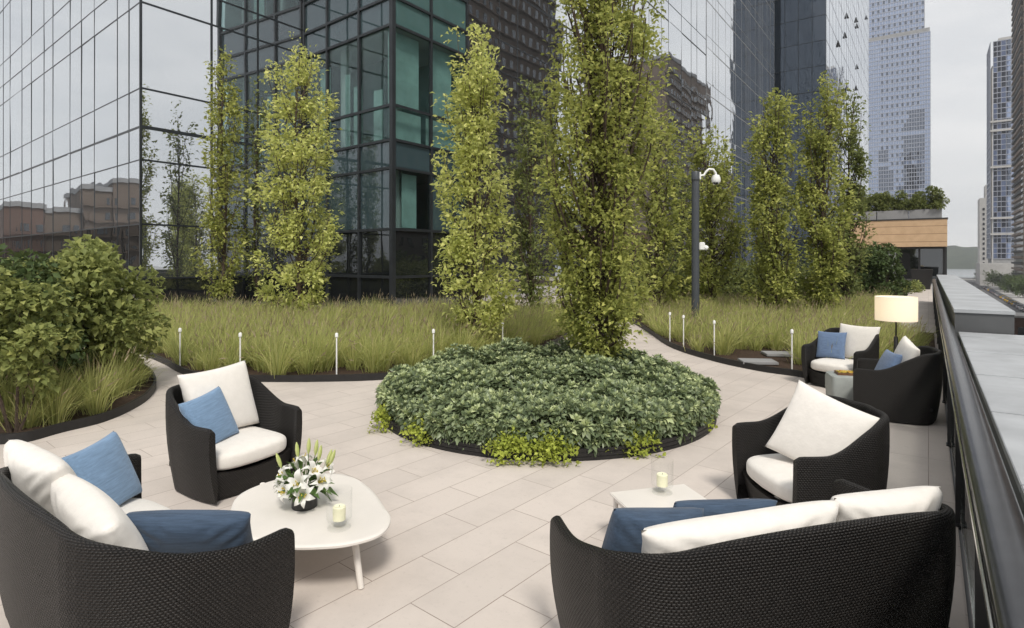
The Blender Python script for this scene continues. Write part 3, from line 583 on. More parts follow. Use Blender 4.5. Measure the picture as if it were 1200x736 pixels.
tree('hornbeam_tree', T(832, 21.0), top(150, 21.0), 1.0, 'wide green tree behind the post with the white cameras', M['leaf'], GT, 85, 120, .15, .2, .05, 18, .07, 4)
tree('hornbeam_tree', T(907, 18.2), top(108, 18.2), .68, 'full columnar tree right of the camera post', M['leaf'], GT, 80, 190, .12, .14, .04, 19, .07, 4, 1.05)
tree('hornbeam_tree', T(966, 18.0), top(92, 18.0), .66, 'tallest columnar tree of the right bed beside the armchairs', M['leaf'], GT, 80, 180, .12, .14, .03, 20, .07, 4, .9)
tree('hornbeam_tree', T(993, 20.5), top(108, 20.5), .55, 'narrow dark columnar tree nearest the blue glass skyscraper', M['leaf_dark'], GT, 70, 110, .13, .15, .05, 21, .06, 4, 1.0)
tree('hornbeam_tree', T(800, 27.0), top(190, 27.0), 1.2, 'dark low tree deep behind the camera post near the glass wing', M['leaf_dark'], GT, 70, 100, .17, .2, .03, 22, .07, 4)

def shrub(name, base, h, R, label, mat, leaf, n, seed, stems=9, bot=.2, cat='shrub', ax=(1, 1), group=None, lumps=26, parent_leafname='foliage'):
    r = np.random.default_rng(seed); root = empty(name, base, label=label, cat=cat, group=group); tm = MB(); P = []; D = []
    cen = []
    for k in range(lumps):
        a = r.random() * 6.283; u = r.random(); rr = R * math.sqrt(r.random()) * .86; z = h * (bot + (1 - bot) * r.random() ** .8 * (1 - .35 * (rr / R) ** 2)) - .1 * h; cen.append((rr * math.cos(a) * ax[0], rr * math.sin(a) * ax[1], z))
    for k, c in enumerate(cen):
        c = np.array(c); m = n // lumps; d = unit(r.normal(0, 1, (m, 3)) + [0, 0, .25]); rad_ = R * .33 * (.35 + .65 * r.random(m) ** .4); P.append(c + d * rad_[:, None] * [1, 1, .9]); D.append(unit(d + r.normal(0, .7, (m, 3)) + [0, 0, -.15]))
        if k < stems * 3: b0 = np.array([c[0] * .15, c[1] * .15, 0]); tm.tube([b0, (b0 + c) / 2 * [1.05, 1.05, 1], c], [.018, .012, .004], 5)
    P = np.concatenate(P); D = np.concatenate(D); ok = P[:, 2] > .02; P = P[ok]; D = D[ok]; L = leaf * r.uniform(.55, 1.3, len(P)); v, q = leaves_mesh(P, D, L, L * .72)
    tm.build('stem', M['bark'], root, smooth=True, world=False); link(parent_leafname, mesh_np('foliage', v, q), mat, root); return root
p = at(96, 8.7); shrub('viburnum_shrub', (p[0], p[1], .05), 2.25, 1.02, 'large broadleaf shrub at left in front of the mirrored facade', M['leaf_shrub'], .105, 9500, 31, lumps=44, bot=.28)
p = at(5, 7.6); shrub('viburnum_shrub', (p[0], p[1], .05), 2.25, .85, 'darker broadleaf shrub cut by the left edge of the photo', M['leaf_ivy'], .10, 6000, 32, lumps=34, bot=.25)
p = at(18, 6.6); shrub('hydrangea_shrub', (p[0], p[1], .05), 2.0, .5, 'light green leafy shrub in front of the darker left shrub', M['leaf_shrub'], .085, 3200, 33, lumps=24, bot=.3, stems=2)
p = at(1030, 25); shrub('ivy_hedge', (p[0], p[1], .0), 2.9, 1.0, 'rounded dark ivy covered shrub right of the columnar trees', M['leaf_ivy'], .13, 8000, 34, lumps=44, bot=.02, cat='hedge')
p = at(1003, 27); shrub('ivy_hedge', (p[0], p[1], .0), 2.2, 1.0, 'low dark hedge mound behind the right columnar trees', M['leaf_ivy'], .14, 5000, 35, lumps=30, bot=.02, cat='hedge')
p = at(1064, 33); shrub('climbing_plant', (-2.25, 44.2, 0), 2.6, .5, 'small climbing plant against the grey wall end', M['leaf_ivy'], .13, 1500, 36, lumps=14, bot=.02, cat='plant')
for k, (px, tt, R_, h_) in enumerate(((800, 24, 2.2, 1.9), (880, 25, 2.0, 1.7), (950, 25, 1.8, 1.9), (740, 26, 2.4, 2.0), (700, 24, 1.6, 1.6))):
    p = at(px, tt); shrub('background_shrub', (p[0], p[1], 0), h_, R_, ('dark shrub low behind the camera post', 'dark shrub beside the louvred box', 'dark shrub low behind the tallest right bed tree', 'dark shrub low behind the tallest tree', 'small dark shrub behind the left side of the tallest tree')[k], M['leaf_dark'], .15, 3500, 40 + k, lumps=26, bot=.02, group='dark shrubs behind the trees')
for k in range(5):
    shrub('roof_shrub', (xR - .8 - 1.4 * k, yP + .7, 5.94), (1.75, 1.5, 1.7, 1.45, 1.6)[k], 1.05, 'leafy green shrub in the roof planters, ' + ('nearest the river', 'second from the river', 'in the middle', 'second from the trees', 'nearest the trees')[k], M['leaf_dark'], .17, 2600, 50 + k, lumps=22, bot=.02, group='shrubs on the pavilion roof', ax=(1, .5))
for k in range(3):
    p = (-1.5 + .4 * k, 38 + 2.2 * k, 0); shrub('low_shrub', p, .7, .6, ('yellow-green low shrub nearest the far paved strip', 'yellow-green low shrub in the middle by the far strip', 'yellow-green low shrub closest to the pavilion')[k], M['leaf_shrub'], .12, 700, 60 + k, lumps=9, bot=.02, group='low shrubs by the far strip')

# planting beds
mid_front = [at(100, 13.2)] + [G(*q) for q in ((150, 411), (188, 425), (208, 436), (228, 443), (260, 446.5), (296, 447.6), (372, 447.6), (452, 445), (520, 437), (585, 426), (640, 409), (668, 392), (674, 379), (660, 367))]
mid_poly = catmull(mid_front, 6) + [at(655, 21)[:2], at(470, 21.3)[:2], at(300, 23.0)[:2], at(190, 20)[:2], at(120, 17)[:2]]
left_front = [G(*q) for q in ((-60, 523), (0, 521), (33, 518), (73, 507), (121, 495), (154, 481), (176, 466), (183, 450), (168, 433), (130, 420), (80, 412))]
left_poly = catmull(left_front, 6) + [at(-100, 12)[:2], at(-220, 8)[:2]]
right_front = [(.12, 13.5, 0), (-1.0, 12.6, 0)] + [G(*q) for q in ((985, 452), (940, 442), (892, 435), (839, 423.6), (789.5, 408), (763, 391), (745, 380), (722, 370), (705, 364))]
right_poly = catmull(right_front, 6) + [at(700, 26)[:2], at(760, 30)[:2], (-9, 44), (-1.05, 44), (-1.05, 19.2), (.12, 18.9)]
def edging(name, line, label, closed=False, hgt=.11, wid=.035):
    n = len(line); v = []; f = []
    for i, p in enumerate(line):
        a = np.array(line[(i - 1) % n if closed else max(i - 1, 0)]); c = np.array(line[(i + 1) % n if closed else min(i + 1, n - 1)]); d = (c - a) / (np.linalg.norm(c - a) + 1e-9); q = np.array([-d[1], d[0]]) * wid; p = np.array(p)
        v += [(*p, 0), (*(p + q), 0), (*(p + q), hgt), (*p, hgt)]
    for i in range(n if closed else n - 1):
        j = (i + 1) % n
        for k in range(4): f.append((i * 4 + k, i * 4 + (k + 1) % 4, j * 4 + (k + 1) % 4, j * 4 + k))
    if not closed: f += [(0, 3, 2, 1), ((n - 1) * 4, (n - 1) * 4 + 1, (n - 1) * 4 + 2, (n - 1) * 4 + 3)]
    o = MB().add(v, f).build(name, M['kerb'], bevel=0); return tag(o, label, 'edging', 'black metal edgings of the beds')
edging('bed_edging', catmull(mid_front, 6), 'black metal edging along the long middle grass bed')
edging('bed_edging', catmull(left_front, 6), 'black metal edging round the left grass and shrub bed')
edging('bed_edging', catmull(right_front, 6), 'black metal edging along the right grass bed behind the armchairs')
for poly in (mid_poly, left_poly, right_poly): sheet('soil', poly, .06, M['soil'])

def grass_mesh(cx, cy, per, hmin, hmax, wd, seed, z0=.05, plume=.09):
    r = np.random.default_rng(seed); n = len(cx) * per; tid = np.repeat(np.arange(len(cx)), per); sc = r.uniform(.6, 1.25, len(cx))[tid]; az = r.random(n) * 6.283; out = np.stack([np.cos(az), np.sin(az)], 1)
    rb = np.abs(r.normal(0, .07, n))[:, None]; base = np.stack([cx[tid], cy[tid]], 1) + out * rb; L = r.uniform(hmin, hmax, n) * sc; lean = r.beta(1.5, 1.8, n) * 1.05 + .05
    wind = np.array([.10, .03]); wv = np.stack([-out[:, 1], out[:, 0]], 1); ang = r.normal(0, .9, n); wv = wv * np.cos(ang)[:, None] + out * np.sin(ang)[:, None]
    V = []
    ts = (0, .38, .72, 1.0)
    for s, wf in zip(ts, (.75, 1.0, .7, 0)):
        hor = (lean * L * (s * .35 + .55 * s * s))[:, None] * out + wind * (L * s * s)[:, None]; z = L * (s * (1 - .18 * lean) - .42 * lean * lean * s * s * s)
        c = np.concatenate([base + hor, (z0 + z)[:, None]], 1); w = np.concatenate([wv, np.zeros((n, 1))], 1) * (wd * wf / 2)
        if wf: V += [c - w, c + w]
        else: V += [c]
    v = np.stack(V, 1).reshape(-1, 3); k = np.arange(n)[:, None] * 7
    q = np.concatenate([k + np.array([[0, 1, 3, 2]]), k + np.array([[2, 3, 5, 4]])]); tr = k + np.array([[4, 5, 6]])
    mi = np.zeros(len(q) + len(tr), int)
    # seed heads on some blades: two crossed slender quads past the tip
    hd = np.where(r.random(n) < plume)[0]; tip = V[6][hd]; dirn = unit(V[6][hd] - V[4][hd] + np.array([0, 0, .04])); ln = r.uniform(.09, .17, len(hd))[:, None]; sd = unit(np.cross(dirn, r.normal(0, 1, (len(hd), 3)))) * .008; b0 = len(v)
    s2 = np.cross(dirn, sd); pv = np.stack([tip - dirn * ln * .2, tip + dirn * ln * .35 + sd, tip + dirn * ln, tip + dirn * ln * .35 - sd, tip + dirn * ln * .35 + s2, tip + dirn * ln * .35 - s2], 1).reshape(-1, 3)
    kk = b0 + np.arange(len(hd))[:, None] * 6; q2 = np.concatenate([kk + np.array([[0, 1, 2, 3]]), kk + np.array([[0, 4, 2, 5]])])
    v = np.concatenate([v, pv]); nq = len(q); q = np.concatenate([q, q2]); mi = np.concatenate([np.zeros(nq, int), np.ones(len(q2), int), np.zeros(len(tr), int)])
    return mesh_np('grass', v, q, tr, mi)
def tufts(poly, sp, seed, far=None, jitter=.4):
    r = np.random.default_rng(seed); P = np.array(poly); x0, y0 = P.min(0); x1, y1 = P.max(0)
    gx, gy = np.meshgrid(np.arange(x0, x1, sp), np.arange(y0, y1, sp)); gx = gx.ravel() + r.uniform(-jitter, jitter, gx.size) * sp; gy = gy.ravel() + r.uniform(-jitter, jitter, gy.size) * sp
    ok = inside(poly, gx, gy)
    for dx, dy in ((.14, 0), (-.14, 0), (0, .14), (0, -.14)): ok &= inside(poly, gx + dx, gy + dy)
    return gx[ok], gy[ok]
PL = ((211, 10.5), (281.5, 9.85), (394.5, 9.8), (508, 10.35), (589, 11.45), (785, 13.6), (801, 12.9), (837, 11.8), (928, 10.3))
def lights_clear(x, y):
    ok = np.ones(len(x), bool)
    for a_, b_ in PL: p = np.array(at(a_, b_)[:2]) - FV * .12; ok &= (x - p[0]) ** 2 + (y - p[1]) ** 2 > .30 ** 2
    return ok
def depth(x, y): return x * FV[0] + y * FV[1]
def colx(x, y): return HX + FPX * (x * RV[0] + y * RV[1]) / np.maximum(depth(x, y), .1)
gx, gy = tufts(mid_poly, .36, 71); t_ = depth(gx, gy); k = lights_clear(gx, gy) & (t_ < 18.5) & (colx(gx, gy) > 60)
tag(link('ornamental_grass', grass_mesh(gx[k], gy[k], 115, .48, .84, .011, 72), [M['grass'], M['plume']]), 'dense tufts of yellow-green fountain grass filling the middle bed', 'grass', kind='stuff')
gx, gy = tufts(right_poly, .43, 73); t_ = depth(gx, gy); cx_ = colx(gx, gy); bare = (cx_ > 855) & (cx_ < 935) & (t_ < 12.4)
lowz = ((cx_ > 1052) & (t_ > 13.2)) | ((gx > -1.35) & (gy > 18))
k = lights_clear(gx, gy) & (t_ < 24) & ~bare & ~lowz
tag(link('ornamental_grass', grass_mesh(gx[k], gy[k], 120, .38, .74, .012, 74), [M['grass'], M['plume']]), 'fountain grass filling the right bed under the columnar trees', 'grass', kind='stuff')
gx, gy = tufts(left_poly, .40, 75); t_ = depth(gx, gy); k = (t_ < 10.5) & (colx(gx, gy) > -60)
tag(link('ornamental_grass', grass_mesh(gx[k], gy[k], 150, .42, .72, .0085, 76, plume=.04), [M['grass'], M['plume']]), 'grass tufts under the left shrubs', 'grass', kind='stuff')

# round planter
PC = np.array(at(639, 8.0)[:2]); PR = 2.2
pl = empty('round_planter', (PC[0], PC[1], 0), label='round planter bed with black slatted edging in the middle of the terrace', cat='planter')
ring = MB(); nn = 96
for (z0, z1, ro) in ((0, .036, PR), (.036, .042, PR - .008), (.042, .078, PR), (.078, .084, PR - .008), (.084, .12, PR)):
    v = []; f = []
    for k in range(nn):
        a = 2 * math.pi * k / nn
        for (rr, z) in ((ro, z0), (ro, z1), (PR - .05, z1), (PR - .05, z0)): v.append((PC[0] + rr * math.cos(a), PC[1] + rr * math.sin(a), z))
    for k in range(nn):
        j = (k + 1) % nn
        for m in range(4): f.append((k * 4 + m, j * 4 + m, j * 4 + (m + 1) % 4, k * 4 + (m + 1) % 4))
    ring.add(v, f)
ring.build('edging', M['kerb'], pl)
b = MB(); b.lathe([(PR - .055, .0), (PR - .055, .085), (PR * .6, .10), (.001, .14)], (PC[0], PC[1], 0), 48); b.build('soil', M['soil'], pl, smooth=True)
def rosettes():
    r = np.random.default_rng(81); P = []; D = []; L = []; MI = []; trunk = np.array(at(704, 9.1)[:2]); pts = []
    arr = np.zeros((2200, 2)); cnt_ = 0
    for _ in range(40000):
        if cnt_ >= 2200: break
        a = r.random() * 6.283; rr = (PR - .03) * math.sqrt(r.random()); p = PC + rr * np.array([math.cos(a), math.sin(a)]); rel = p - trunk
        if np.linalg.norm(rel) < .22: continue
        if cnt_ == 0 or ((arr[:cnt_] - p) ** 2).sum(1).min() > .0064: arr[cnt_] = p; cnt_ += 1
    pts = list(arr[:cnt_])
    rim_n = 330
    for kk in range(rim_n): a = 2 * math.pi * (kk + r.random()) / rim_n; pts.append(PC + (PR - .015 - .05 * r.random()) * np.array([math.cos(a), math.sin(a)]) + np.array([1e-5, 0]))
    for ip, p in enumerate(pts):
        rim = ip >= len(pts) - rim_n
        e = 1 - (np.linalg.norm(p - PC) / PR) ** 9; lump = math.sin(p[0] * 5.1 + 1.3) * math.sin(p[1] * 4.7) * .13 + math.sin(p[0] * 2.3 - p[1] * 3.1) * .08
        z = .13 + .31 * max(0, e) ** .45 + lump * max(.2, e) + r.uniform(-.05, .06); yng = r.random() < .12; tilt = np.array([*((p - PC) / PR * .5), 1.0]) + r.normal(0, .18, 3); tilt = np.array([*((p - PC) / PR * 1.0), .5]) + r.normal(0, .2, 3) if rim else tilt; z = r.uniform(.15, .36) if rim else max(z, .20); ax = tilt / np.linalg.norm(tilt); s = r.uniform(.75, 1.25)
        u = np.cross(ax, [1, 0, 0]); u /= np.linalg.norm(u); w = np.cross(ax, u)
        for wi, (cnt, el, ll, dz) in enumerate(((6, 1.1, .05, .02), (8, .6, .075, .005), (9, .12, .085, -.02), (7, -.35, .095, -.06))):
            MI.append(np.full(cnt, 1 if wi == 0 or (wi == 1 and yng) else 0))
            a = np.arange(cnt) / cnt * 6.283 + r.random() * 6; d = np.cos(el) * (np.cos(a)[:, None] * u + np.sin(a)[:, None] * w) + np.sin(el) * ax + r.normal(0, .12, (cnt, 3)); P.append(np.array([*p, z + dz]) + d * .01); D.append(unit(d)); L.append(np.full(cnt, ll * s) * r.uniform(.85, 1.15, cnt))
    P = np.concatenate(P); D = np.concatenate(D); L = np.concatenate(L); v, q = leaves_mesh(P, D, L, L * .45, .18, .12); mi = np.concatenate(MI); return mesh_np('ground_cover', v, q, None, np.concatenate([mi, mi]))
tag(link('ground_cover_plants', rosettes(), [M['rosette'], M['rosette_tip']]), 'blue-green rosette ground cover mounded over the round planter', 'ground cover', kind='stuff')
def sedum(px, py, w, label, seed):
    r = np.random.default_rng(seed); g = G(px, py, .10); root = empty('sedum_clump', (g[0], g[1], .10), label=label, cat='plant', group='lime sedum clumps at the planter edge'); n = int(2600 * w); P = np.stack([w * np.clip(r.normal(0, .5, n), -1.1, 1.1), np.clip(r.normal(0, .085, n), -.15, .2), np.clip(np.abs(r.normal(.05, .055, n)), 0, .17)], 1); lim = np.clip(np.abs(P[:, 0]) / w, 0, 1.4)
    P[:, 2] *= (1.25 - .6 * lim); x = P[:, 0] * RV[0] + P[:, 1] * FV[0]; y = P[:, 0] * RV[1] + P[:, 1] * FV[1]; over = P[:, 1] < -.08; P2 = np.stack([x, y, np.where(over, P[:, 2] - .08, P[:, 2])], 1); D = unit(r.normal(0, 1, (n, 3)) + [0, 0, .5]); L = r.uniform(.028, .06, n); v, q = leaves_mesh(P2, D, L, L * .75); link('foliage', mesh_np('foliage', v, q), M['sedum'], root)
for k, (px, py, w, lb) in enumerate(((497, 509,  .20, 'small lime sedum clump left of the planter front'), (600, 529,  .26, 'lime sedum clump spilling over planter front, left half'), (645, 530,  .24, 'largest lime sedum clump hanging over the planter front'), (742, 521,  .24, 'lime sedum clump on the right front of the planter'), (822, 495,  .12, 'tiny lime sedum clump near the right end of the planter'), (448, 494,  .12, 'tiny lime sedum clump at the left end of the planter'))): sedum(px, py, w, lb, 90 + k)

# path lights
for k, (px, tt, lb) in enumerate([(a_, b_, c_) for (a_, b_), c_ in zip(PL, ('white path light nearest the left shrub', 'white path light behind the left armchair', 'white path light midway along the middle bed edge', 'white path light left of the bright tree trunk', 'white path light right of the bright tree trunk', 'white path light left of the camera post', 'white path light just left in front of the camera post', 'white path light just right of the camera post', 'white path light beside the far armchair'))]):
    p = at(px, tt); r_ = empty('path_light', (p[0], p[1], .05), label=lb, cat='path light', group='white stake path lights')
    b = MB(); b.tube([(0, 0, 0), (0, 0, .66)], .013, 10); b.build('stake', M['white_plastic'], r_, smooth=True, world=False)
    b = MB(); b.lathe([(.013, .63), (.027, .645), (.027, .695), (.016, .712), (.001, .715)]); b.build('head', M['white_plastic'], r_, smooth=True, world=False)
for k, (px, py, lb) in enumerate(((888, 424, 'flat stone slab in the mulch nearest the edging'), (914, 415, 'flat stone slab in the mulch beside the far path light'))):
    g = G(px, py, .09); b = MB(); b.box((0, 0, 0), (.62, .42, .05), 0); o = b.build('stepping_stone', M['concrete2'], None, bevel=.008); o.location = (g[0], g[1], .095); o.rotation_euler = (0, 0, .5); tag(o, lb, 'stone', 'stepping stones')

# camera post
p = at(815, 16.6); cp = empty('camera_post', (p[0], p[1], .05), YAW, 'tall slate grey post carrying a white dome camera', 'post')
H_ = 4.4
b = MB(); b.lathe([(.13, 0), (.13, .03), (.108, .032), (.105, H_ - .25), (.112, H_ - .245), (.112, H_ - .02), (.1, H_), (.001, H_ + .01)], n=24); b.build('pole', M['post'], cp, smooth=True, world=False)
b = MB(); b.lathe([(.116, H_ - .26), (.116, H_ - .22)], n=24); b.build('band', M['dark_metal'], cp, world=False)
b = MB(); b.tube([(.10, 0, H_ - .12), (.24, 0, H_ - .10), (.30, 0, H_ + .0), (.38, 0, H_ + .07), (.50, 0, H_ + .06), (.57, 0, H_ - .04), (.58, 0, H_ - .12)], .032, 12); b.box((.115, 0, H_ - .12), (.04, .14, .2)); b.build('bracket', M['white_plastic'], cp, smooth=True, world=False)
b = MB(); b.lathe([(.02, .14), (.09, .12), (.125, .02), (.125, -.06), (.11, -.09)], (.58, 0, H_ - .22), 20); b.build('dome_housing', M['white_plastic'], cp, smooth=True, world=False)
b = MB(); b.lathe([(.10, -.085), (.092, -.13), (.06, -.165), (.001, -.18)], (.58, 0, H_ - .22), 20); b.build('dome_lens', M['dark_window'], cp, smooth=True, world=False)
b = MB(); b.box((.17, 0, 2.3), (.16, .16, .22)); b.tube([(.24, -.02, 2.28), (.32, -.08, 2.22)], .07, 12); b.build('small_camera', M['white_plastic'], cp, bevel=.02, world=False)
# louvred box among the trees
p = at(862, 27); lv = empty('louvred_box', (p[0], p[1], 0), 0.6, 'dark louvred ventilation box half hidden behind the trees', 'vent')
b = MB(); b.box((0, 0, .75), (2.2, 1.2, 1.5)); b.build('housing', M['shadow_core'], lv, world=False)
b = MB()
for k in range(11): b.box((0, -.63, .12 + .13 * k), (2.1, .06, .05), 0, (.5, 0, 0))
b.build('louvres', M['dark_metal'], lv, world=False); b = MB(); b.box((0, 0, 1.54), (2.3, 1.3, .08)); b.build('lid', M['post'], lv, world=False)

# ------------------------------------------------------------------ furniture
def shell_mesh(w, d, za, zb, rc=.30, zc=None, th=.055, taper=.065):
    """wicker shell: U in plan (open at +y), rim rising from arm height za to back height zb, walls drawn in towards the floor"""
    hw, hd = w / 2, d / 2; path = []
    ny = 16
    for k in range(ny): path.append((hw + .02 * math.sin(math.pi * k / ny), hd - (d - rc) * k / ny))
    for k in range(13): a = math.pi / 2 * k / 12; path.append((hw - rc + rc * math.cos(a), -hd + rc - rc * math.sin(a)))
    nb = max(8, int((w - 2 * rc) / .07))
    for k in range(1, nb): x = hw - rc - (w - 2 * rc) * k / nb; path.append((x, -hd - .03 * math.sin(math.pi * k / nb)))
    path += [(-x, y) for (x, y) in path[:ny + 13]][::-1]
    path = np.array(path); n = len(path); tan = np.zeros_like(path); tan[1:-1] = path[2:] - path[:-2]; tan[0] = path[1] - path[0]; tan[-1] = path[-1] - path[-2]; tan = unit(tan); inn = np.stack([tan[:, 1], -tan[:, 0]], 1) * -1
    cen = np.array([0, .05]); inn = np.where(((cen - path) * inn).sum(1)[:, None] < 0, -inn, inn)
    arc = np.concatenate([[0], np.cumsum(np.linalg.norm(path[1:] - path[:-1], axis=1))])
    zrow = [.0, .05, .12, .22, .34, .48, .62, .76, .88, .96, 1.0]
    v = []; uv = []; m = 0
    for i in range(n):
        y = path[i, 1]; s = min(1, max(0, (hd - .24 * d - y) / (d * .66))); s = s * s * (3 - 2 * s); zc_ = zb if zc is None else zc; zr = za + (zc_ - za) * s + (zb - zc_) * max(0, 1 - (path[i, 0] / hw) ** 2) ** .8 * s
        e = min(arc[i], arc[-1] - arc[i]); 
        if e < .05: zr -= .022 * (1 - e / .05) ** 2
        prof = []
        for k in zrow:
            ins = taper * (1 - k) ** 1.7 - .012 * math.sin(math.pi * k); prof.append((ins, .015 + (zr - th * .5 - .015) * k))
        c = (th * .5, zr - th * .5)
        for k in range(1, 8): a = math.pi * k / 8; prof.append((c[0] - th * .5 * math.cos(a), c[1] + th * .55 * math.sin(a)))
        for k in zrow[::-1][:-3]: prof.append((th + (taper * (1 - k) ** 1.7) * .6, .015 + (zr - th * .5 - .015) * k))
        L = 0; last = None; m = len(prof)
        for (ins, z) in prof:
            q = path[i] + inn[i] * ins
            if last is not None: L += math.hypot(ins - last[0], z - last[1])
            last = (ins, z); v.append((q[0], q[1], z)); uv.append((arc[i], L if L < zr * 1.2 else L))
    f = []
    for i in range(n - 1):
        for k in range(m - 1): f.append((i * m + k, (i + 1) * m + k, (i + 1) * m + k + 1, i * m + k + 1))
    f.append(tuple(range(m))); f.append(tuple((n - 1) * m + k for k in range(m - 1, -1, -1)))
    me = bpy.data.meshes.new('shell'); me.from_pydata(v, [], f); me.update(); ul = me.uv_layers.new(name='UVMap')
    for lp in me.loops: ul.data[lp.index].uv = uv[lp.vertex_index]
    # caps at the arm tips get their own planar weave coordinates
    for p in me.polygons:
        if len(p.vertices) > 4:
            for li in p.loop_indices: c = me.vertices[me.loops[li].vertex_index].co; ul.data[li].uv = (c.x, c.z)
    bm = bmesh.new(); bm.from_mesh(me); bmesh.ops.recalc_face_normals(bm, faces=bm.faces); bm.to_mesh(me); bm.free()
    me.polygons.foreach_set('use_smooth', [True] * len(me.polygons)); me.set_sharp_from_angle(angle=rad(55)); return me
def apron_mesh(w, d, z1, bow=.05, th=.05):
    n = 24; v = []; uv = []
    for i in range(n + 1):
        x = -w / 2 + w * i / n; y = d / 2 + bow * (1 - (2 * i / n - 1) ** 2); zt = z1 - .035 * (1 - (2 * i / n - 1) ** 2)
        for (dy, z) in ((-.06, .015), (-.02, zt * .6), (0, zt), (-th, zt), (-th - .05, .015)): v.append((x, y + dy, z)); uv.append((x + 9, z))
    f = [(i * 5 + k, i * 5 + (k + 1) % 5, (i + 1) * 5 + (k + 1) % 5, (i + 1) * 5 + k) for i in range(n) for k in range(5)] + [(4, 3, 2, 1, 0), tuple(n * 5 + k for k in range(5))]
    me = bpy.data.meshes.new('apron'); me.from_pydata(v, [], f); me.update(); ul = me.uv_layers.new(name='UVMap')
    for lp in me.loops: ul.data[lp.index].uv = uv[lp.vertex_index]
    bm = bmesh.new(); bm.from_mesh(me); bmesh.ops.recalc_face_normals(bm, faces=bm.faces); bm.to_mesh(me); bm.free(); return me
def seat_cushion_mesh(w, d, z0, z1, bow=.06):
    na, nr = 72, 22; v = []; f = []
    for j in range(nr + 1):
        ph = -math.pi / 2 + math.pi * j / nr; cz, sz = math.cos(ph), math.sin(ph); rr = abs(cz) ** .28 if cz > 1e-6 else 0; zz = math.copysign(abs(sz) ** .55, sz)
        for i in range(na):
            a = 2 * math.pi * i / na; c, s = math.cos(a), math.sin(a); x = math.copysign(abs(c) ** .32, c) * rr * w / 2; y = math.copysign(abs(s) ** .32, s) * rr * d / 2; xn = x / (w / 2)
            if y > 0: y += bow * (1 - xn * xn) * (y / (d / 2))
            crown = .028 * (1 - xn ** 2) * (1 - min(1, (y / (d / 2)) ** 2)) if sz > 0 else 0
            v.append((x, y, (z0 + z1) / 2 + zz * (z1 - z0) / 2 + crown + .004 * math.sin(9 * x + 4 * y) * (sz > 0)))
    for j in range(nr):
        for i in range(na): f.append((j * na + i, j * na + (i + 1) % na, (j + 1) * na + (i + 1) % na, (j + 1) * na + i))
    me = bpy.data.meshes.new('seat_cushion'); me.from_pydata(v, [], f); bm = bmesh.new(); bm.from_mesh(me); bmesh.ops.remove_doubles(bm, verts=bm.verts, dist=1e-5); bm.to_mesh(me); bm.free(); me.polygons.foreach_set('use_smooth', [True] * len(me.polygons)); return me
def pillow_mesh(w, h, th, seed, sag=.0, pinch=.07):
    r = np.random.default_rng(seed); n = 34; g = np.linspace(-1, 1, n); X, Y = np.meshgrid(g, g); X = np.sign(X) * np.abs(X) ** .9; Y = np.sign(Y) * np.abs(Y) ** .9
    puff = (np.clip(1 - X ** 2, 0, 1) * np.clip(1 - Y ** 2, 0, 1)) ** .31
    wr = 0
    for k in range(7): a = r.random() * 6.28; fr = r.uniform(2, 7); wr = wr + np.sin((X * math.cos(a) + Y * math.sin(a)) * fr + r.random() * 6) / (7 * 1.6)
    # gathers running in from the corners
    rc = np.minimum(1, (1.5 - np.sqrt((1 - np.abs(X)) ** 2 + (1 - np.abs(Y)) ** 2))); gath = np.sin((np.abs(X) - np.abs(Y)) * 16 + r.random() * 6) * np.clip(rc - .55, 0, 1) * .22
    PX = X * w / 2 * (1 - pinch * (1 - Y ** 2) * np.abs(X) ** 3); PY = Y * h / 2 * (1 - pinch * (1 - X ** 2) * np.abs(Y) ** 3) - sag * (1 - X ** 2) * (Y > 0) * Y
    zf = th / 2 * puff * (1 + .13 * wr + gath); zb_ = -th / 2 * puff * (1 - .10 * wr); bias = .12 * (Y < 0) * np.abs(Y) * (1 - Y ** 2)
    zf = zf * (1 + bias); v = np.concatenate([np.stack([PX, PY, zf], -1).reshape(-1, 3), np.stack([PX, PY, zb_], -1).reshape(-1, 3)]); f = []
    for j in range(n - 1):
        for i in range(n - 1): a = j * n + i; f.append((a, a + 1, a + n + 1, a + n)); o = n * n; f.append((o + a, o + a + n, o + a + n + 1, o + a + 1))
    me = bpy.data.meshes.new('pillow'); me.from_pydata([tuple(p) for p in v], [], f); bm = bmesh.new(); bm.from_mesh(me); bmesh.ops.remove_doubles(bm, verts=bm.verts, dist=1e-4); bm.to_mesh(me); bm.free(); me.polygons.foreach_set('use_smooth', [True] * len(me.polygons)); return me
def seating(name, A, B, d, za, zb, label, cat, group, rc=.3, seats=1, zc=None):
    """placed by its two arm tips A (left as seen from behind) and B, facing away from the line's back"""
    A = np.array(A[:2]); B = np.array(B[:2]); w = np.linalg.norm(B - A); ux = (B - A) / w; fy = np.array([-ux[1], ux[0]]); c = (A + B) / 2 - fy * d / 2; rz = math.atan2(ux[1], ux[0])
    root = empty(name, (c[0], c[1], .004), rz, label, cat, group)
    link('shell', shell_mesh(w, d, za, zb, rc, zc), M['wicker'], root); link('apron', apron_mesh(w - .16, d - .10, .255), M['wicker'], root)
    b = MB(); b.box((0, -.02, .20), (w - .22, d - .22, .04)); b.build('seat_deck', M['wicker'], root, world=False)
    cw = (w - .13) / seats
    for k in range(seats): o = link('seat_cushion', seat_cushion_mesh(cw - .008, d - .14, .235, .40, .06 if seats == 1 else .05), M['white_fabric'], root); o.location = (-(w - .13) / 2 + cw * (k + .5), .02, 0)
    return root, w
def pillow(root, loc, rot, size, mat, label, cat, group, seed, name='pillow'):
    o = link(name, pillow_mesh(size[0], size[1], size[2], seed), mat); o.matrix_world = Matrix.Translation(root.location) @ Matrix.Rotation(root.rotation_euler.z, 4, 'Z') @ Matrix.Translation(loc) @ Euler(tuple(rad(a) for a in rot)).to_matrix().to_4x4(); return tag(o, label, cat, group)
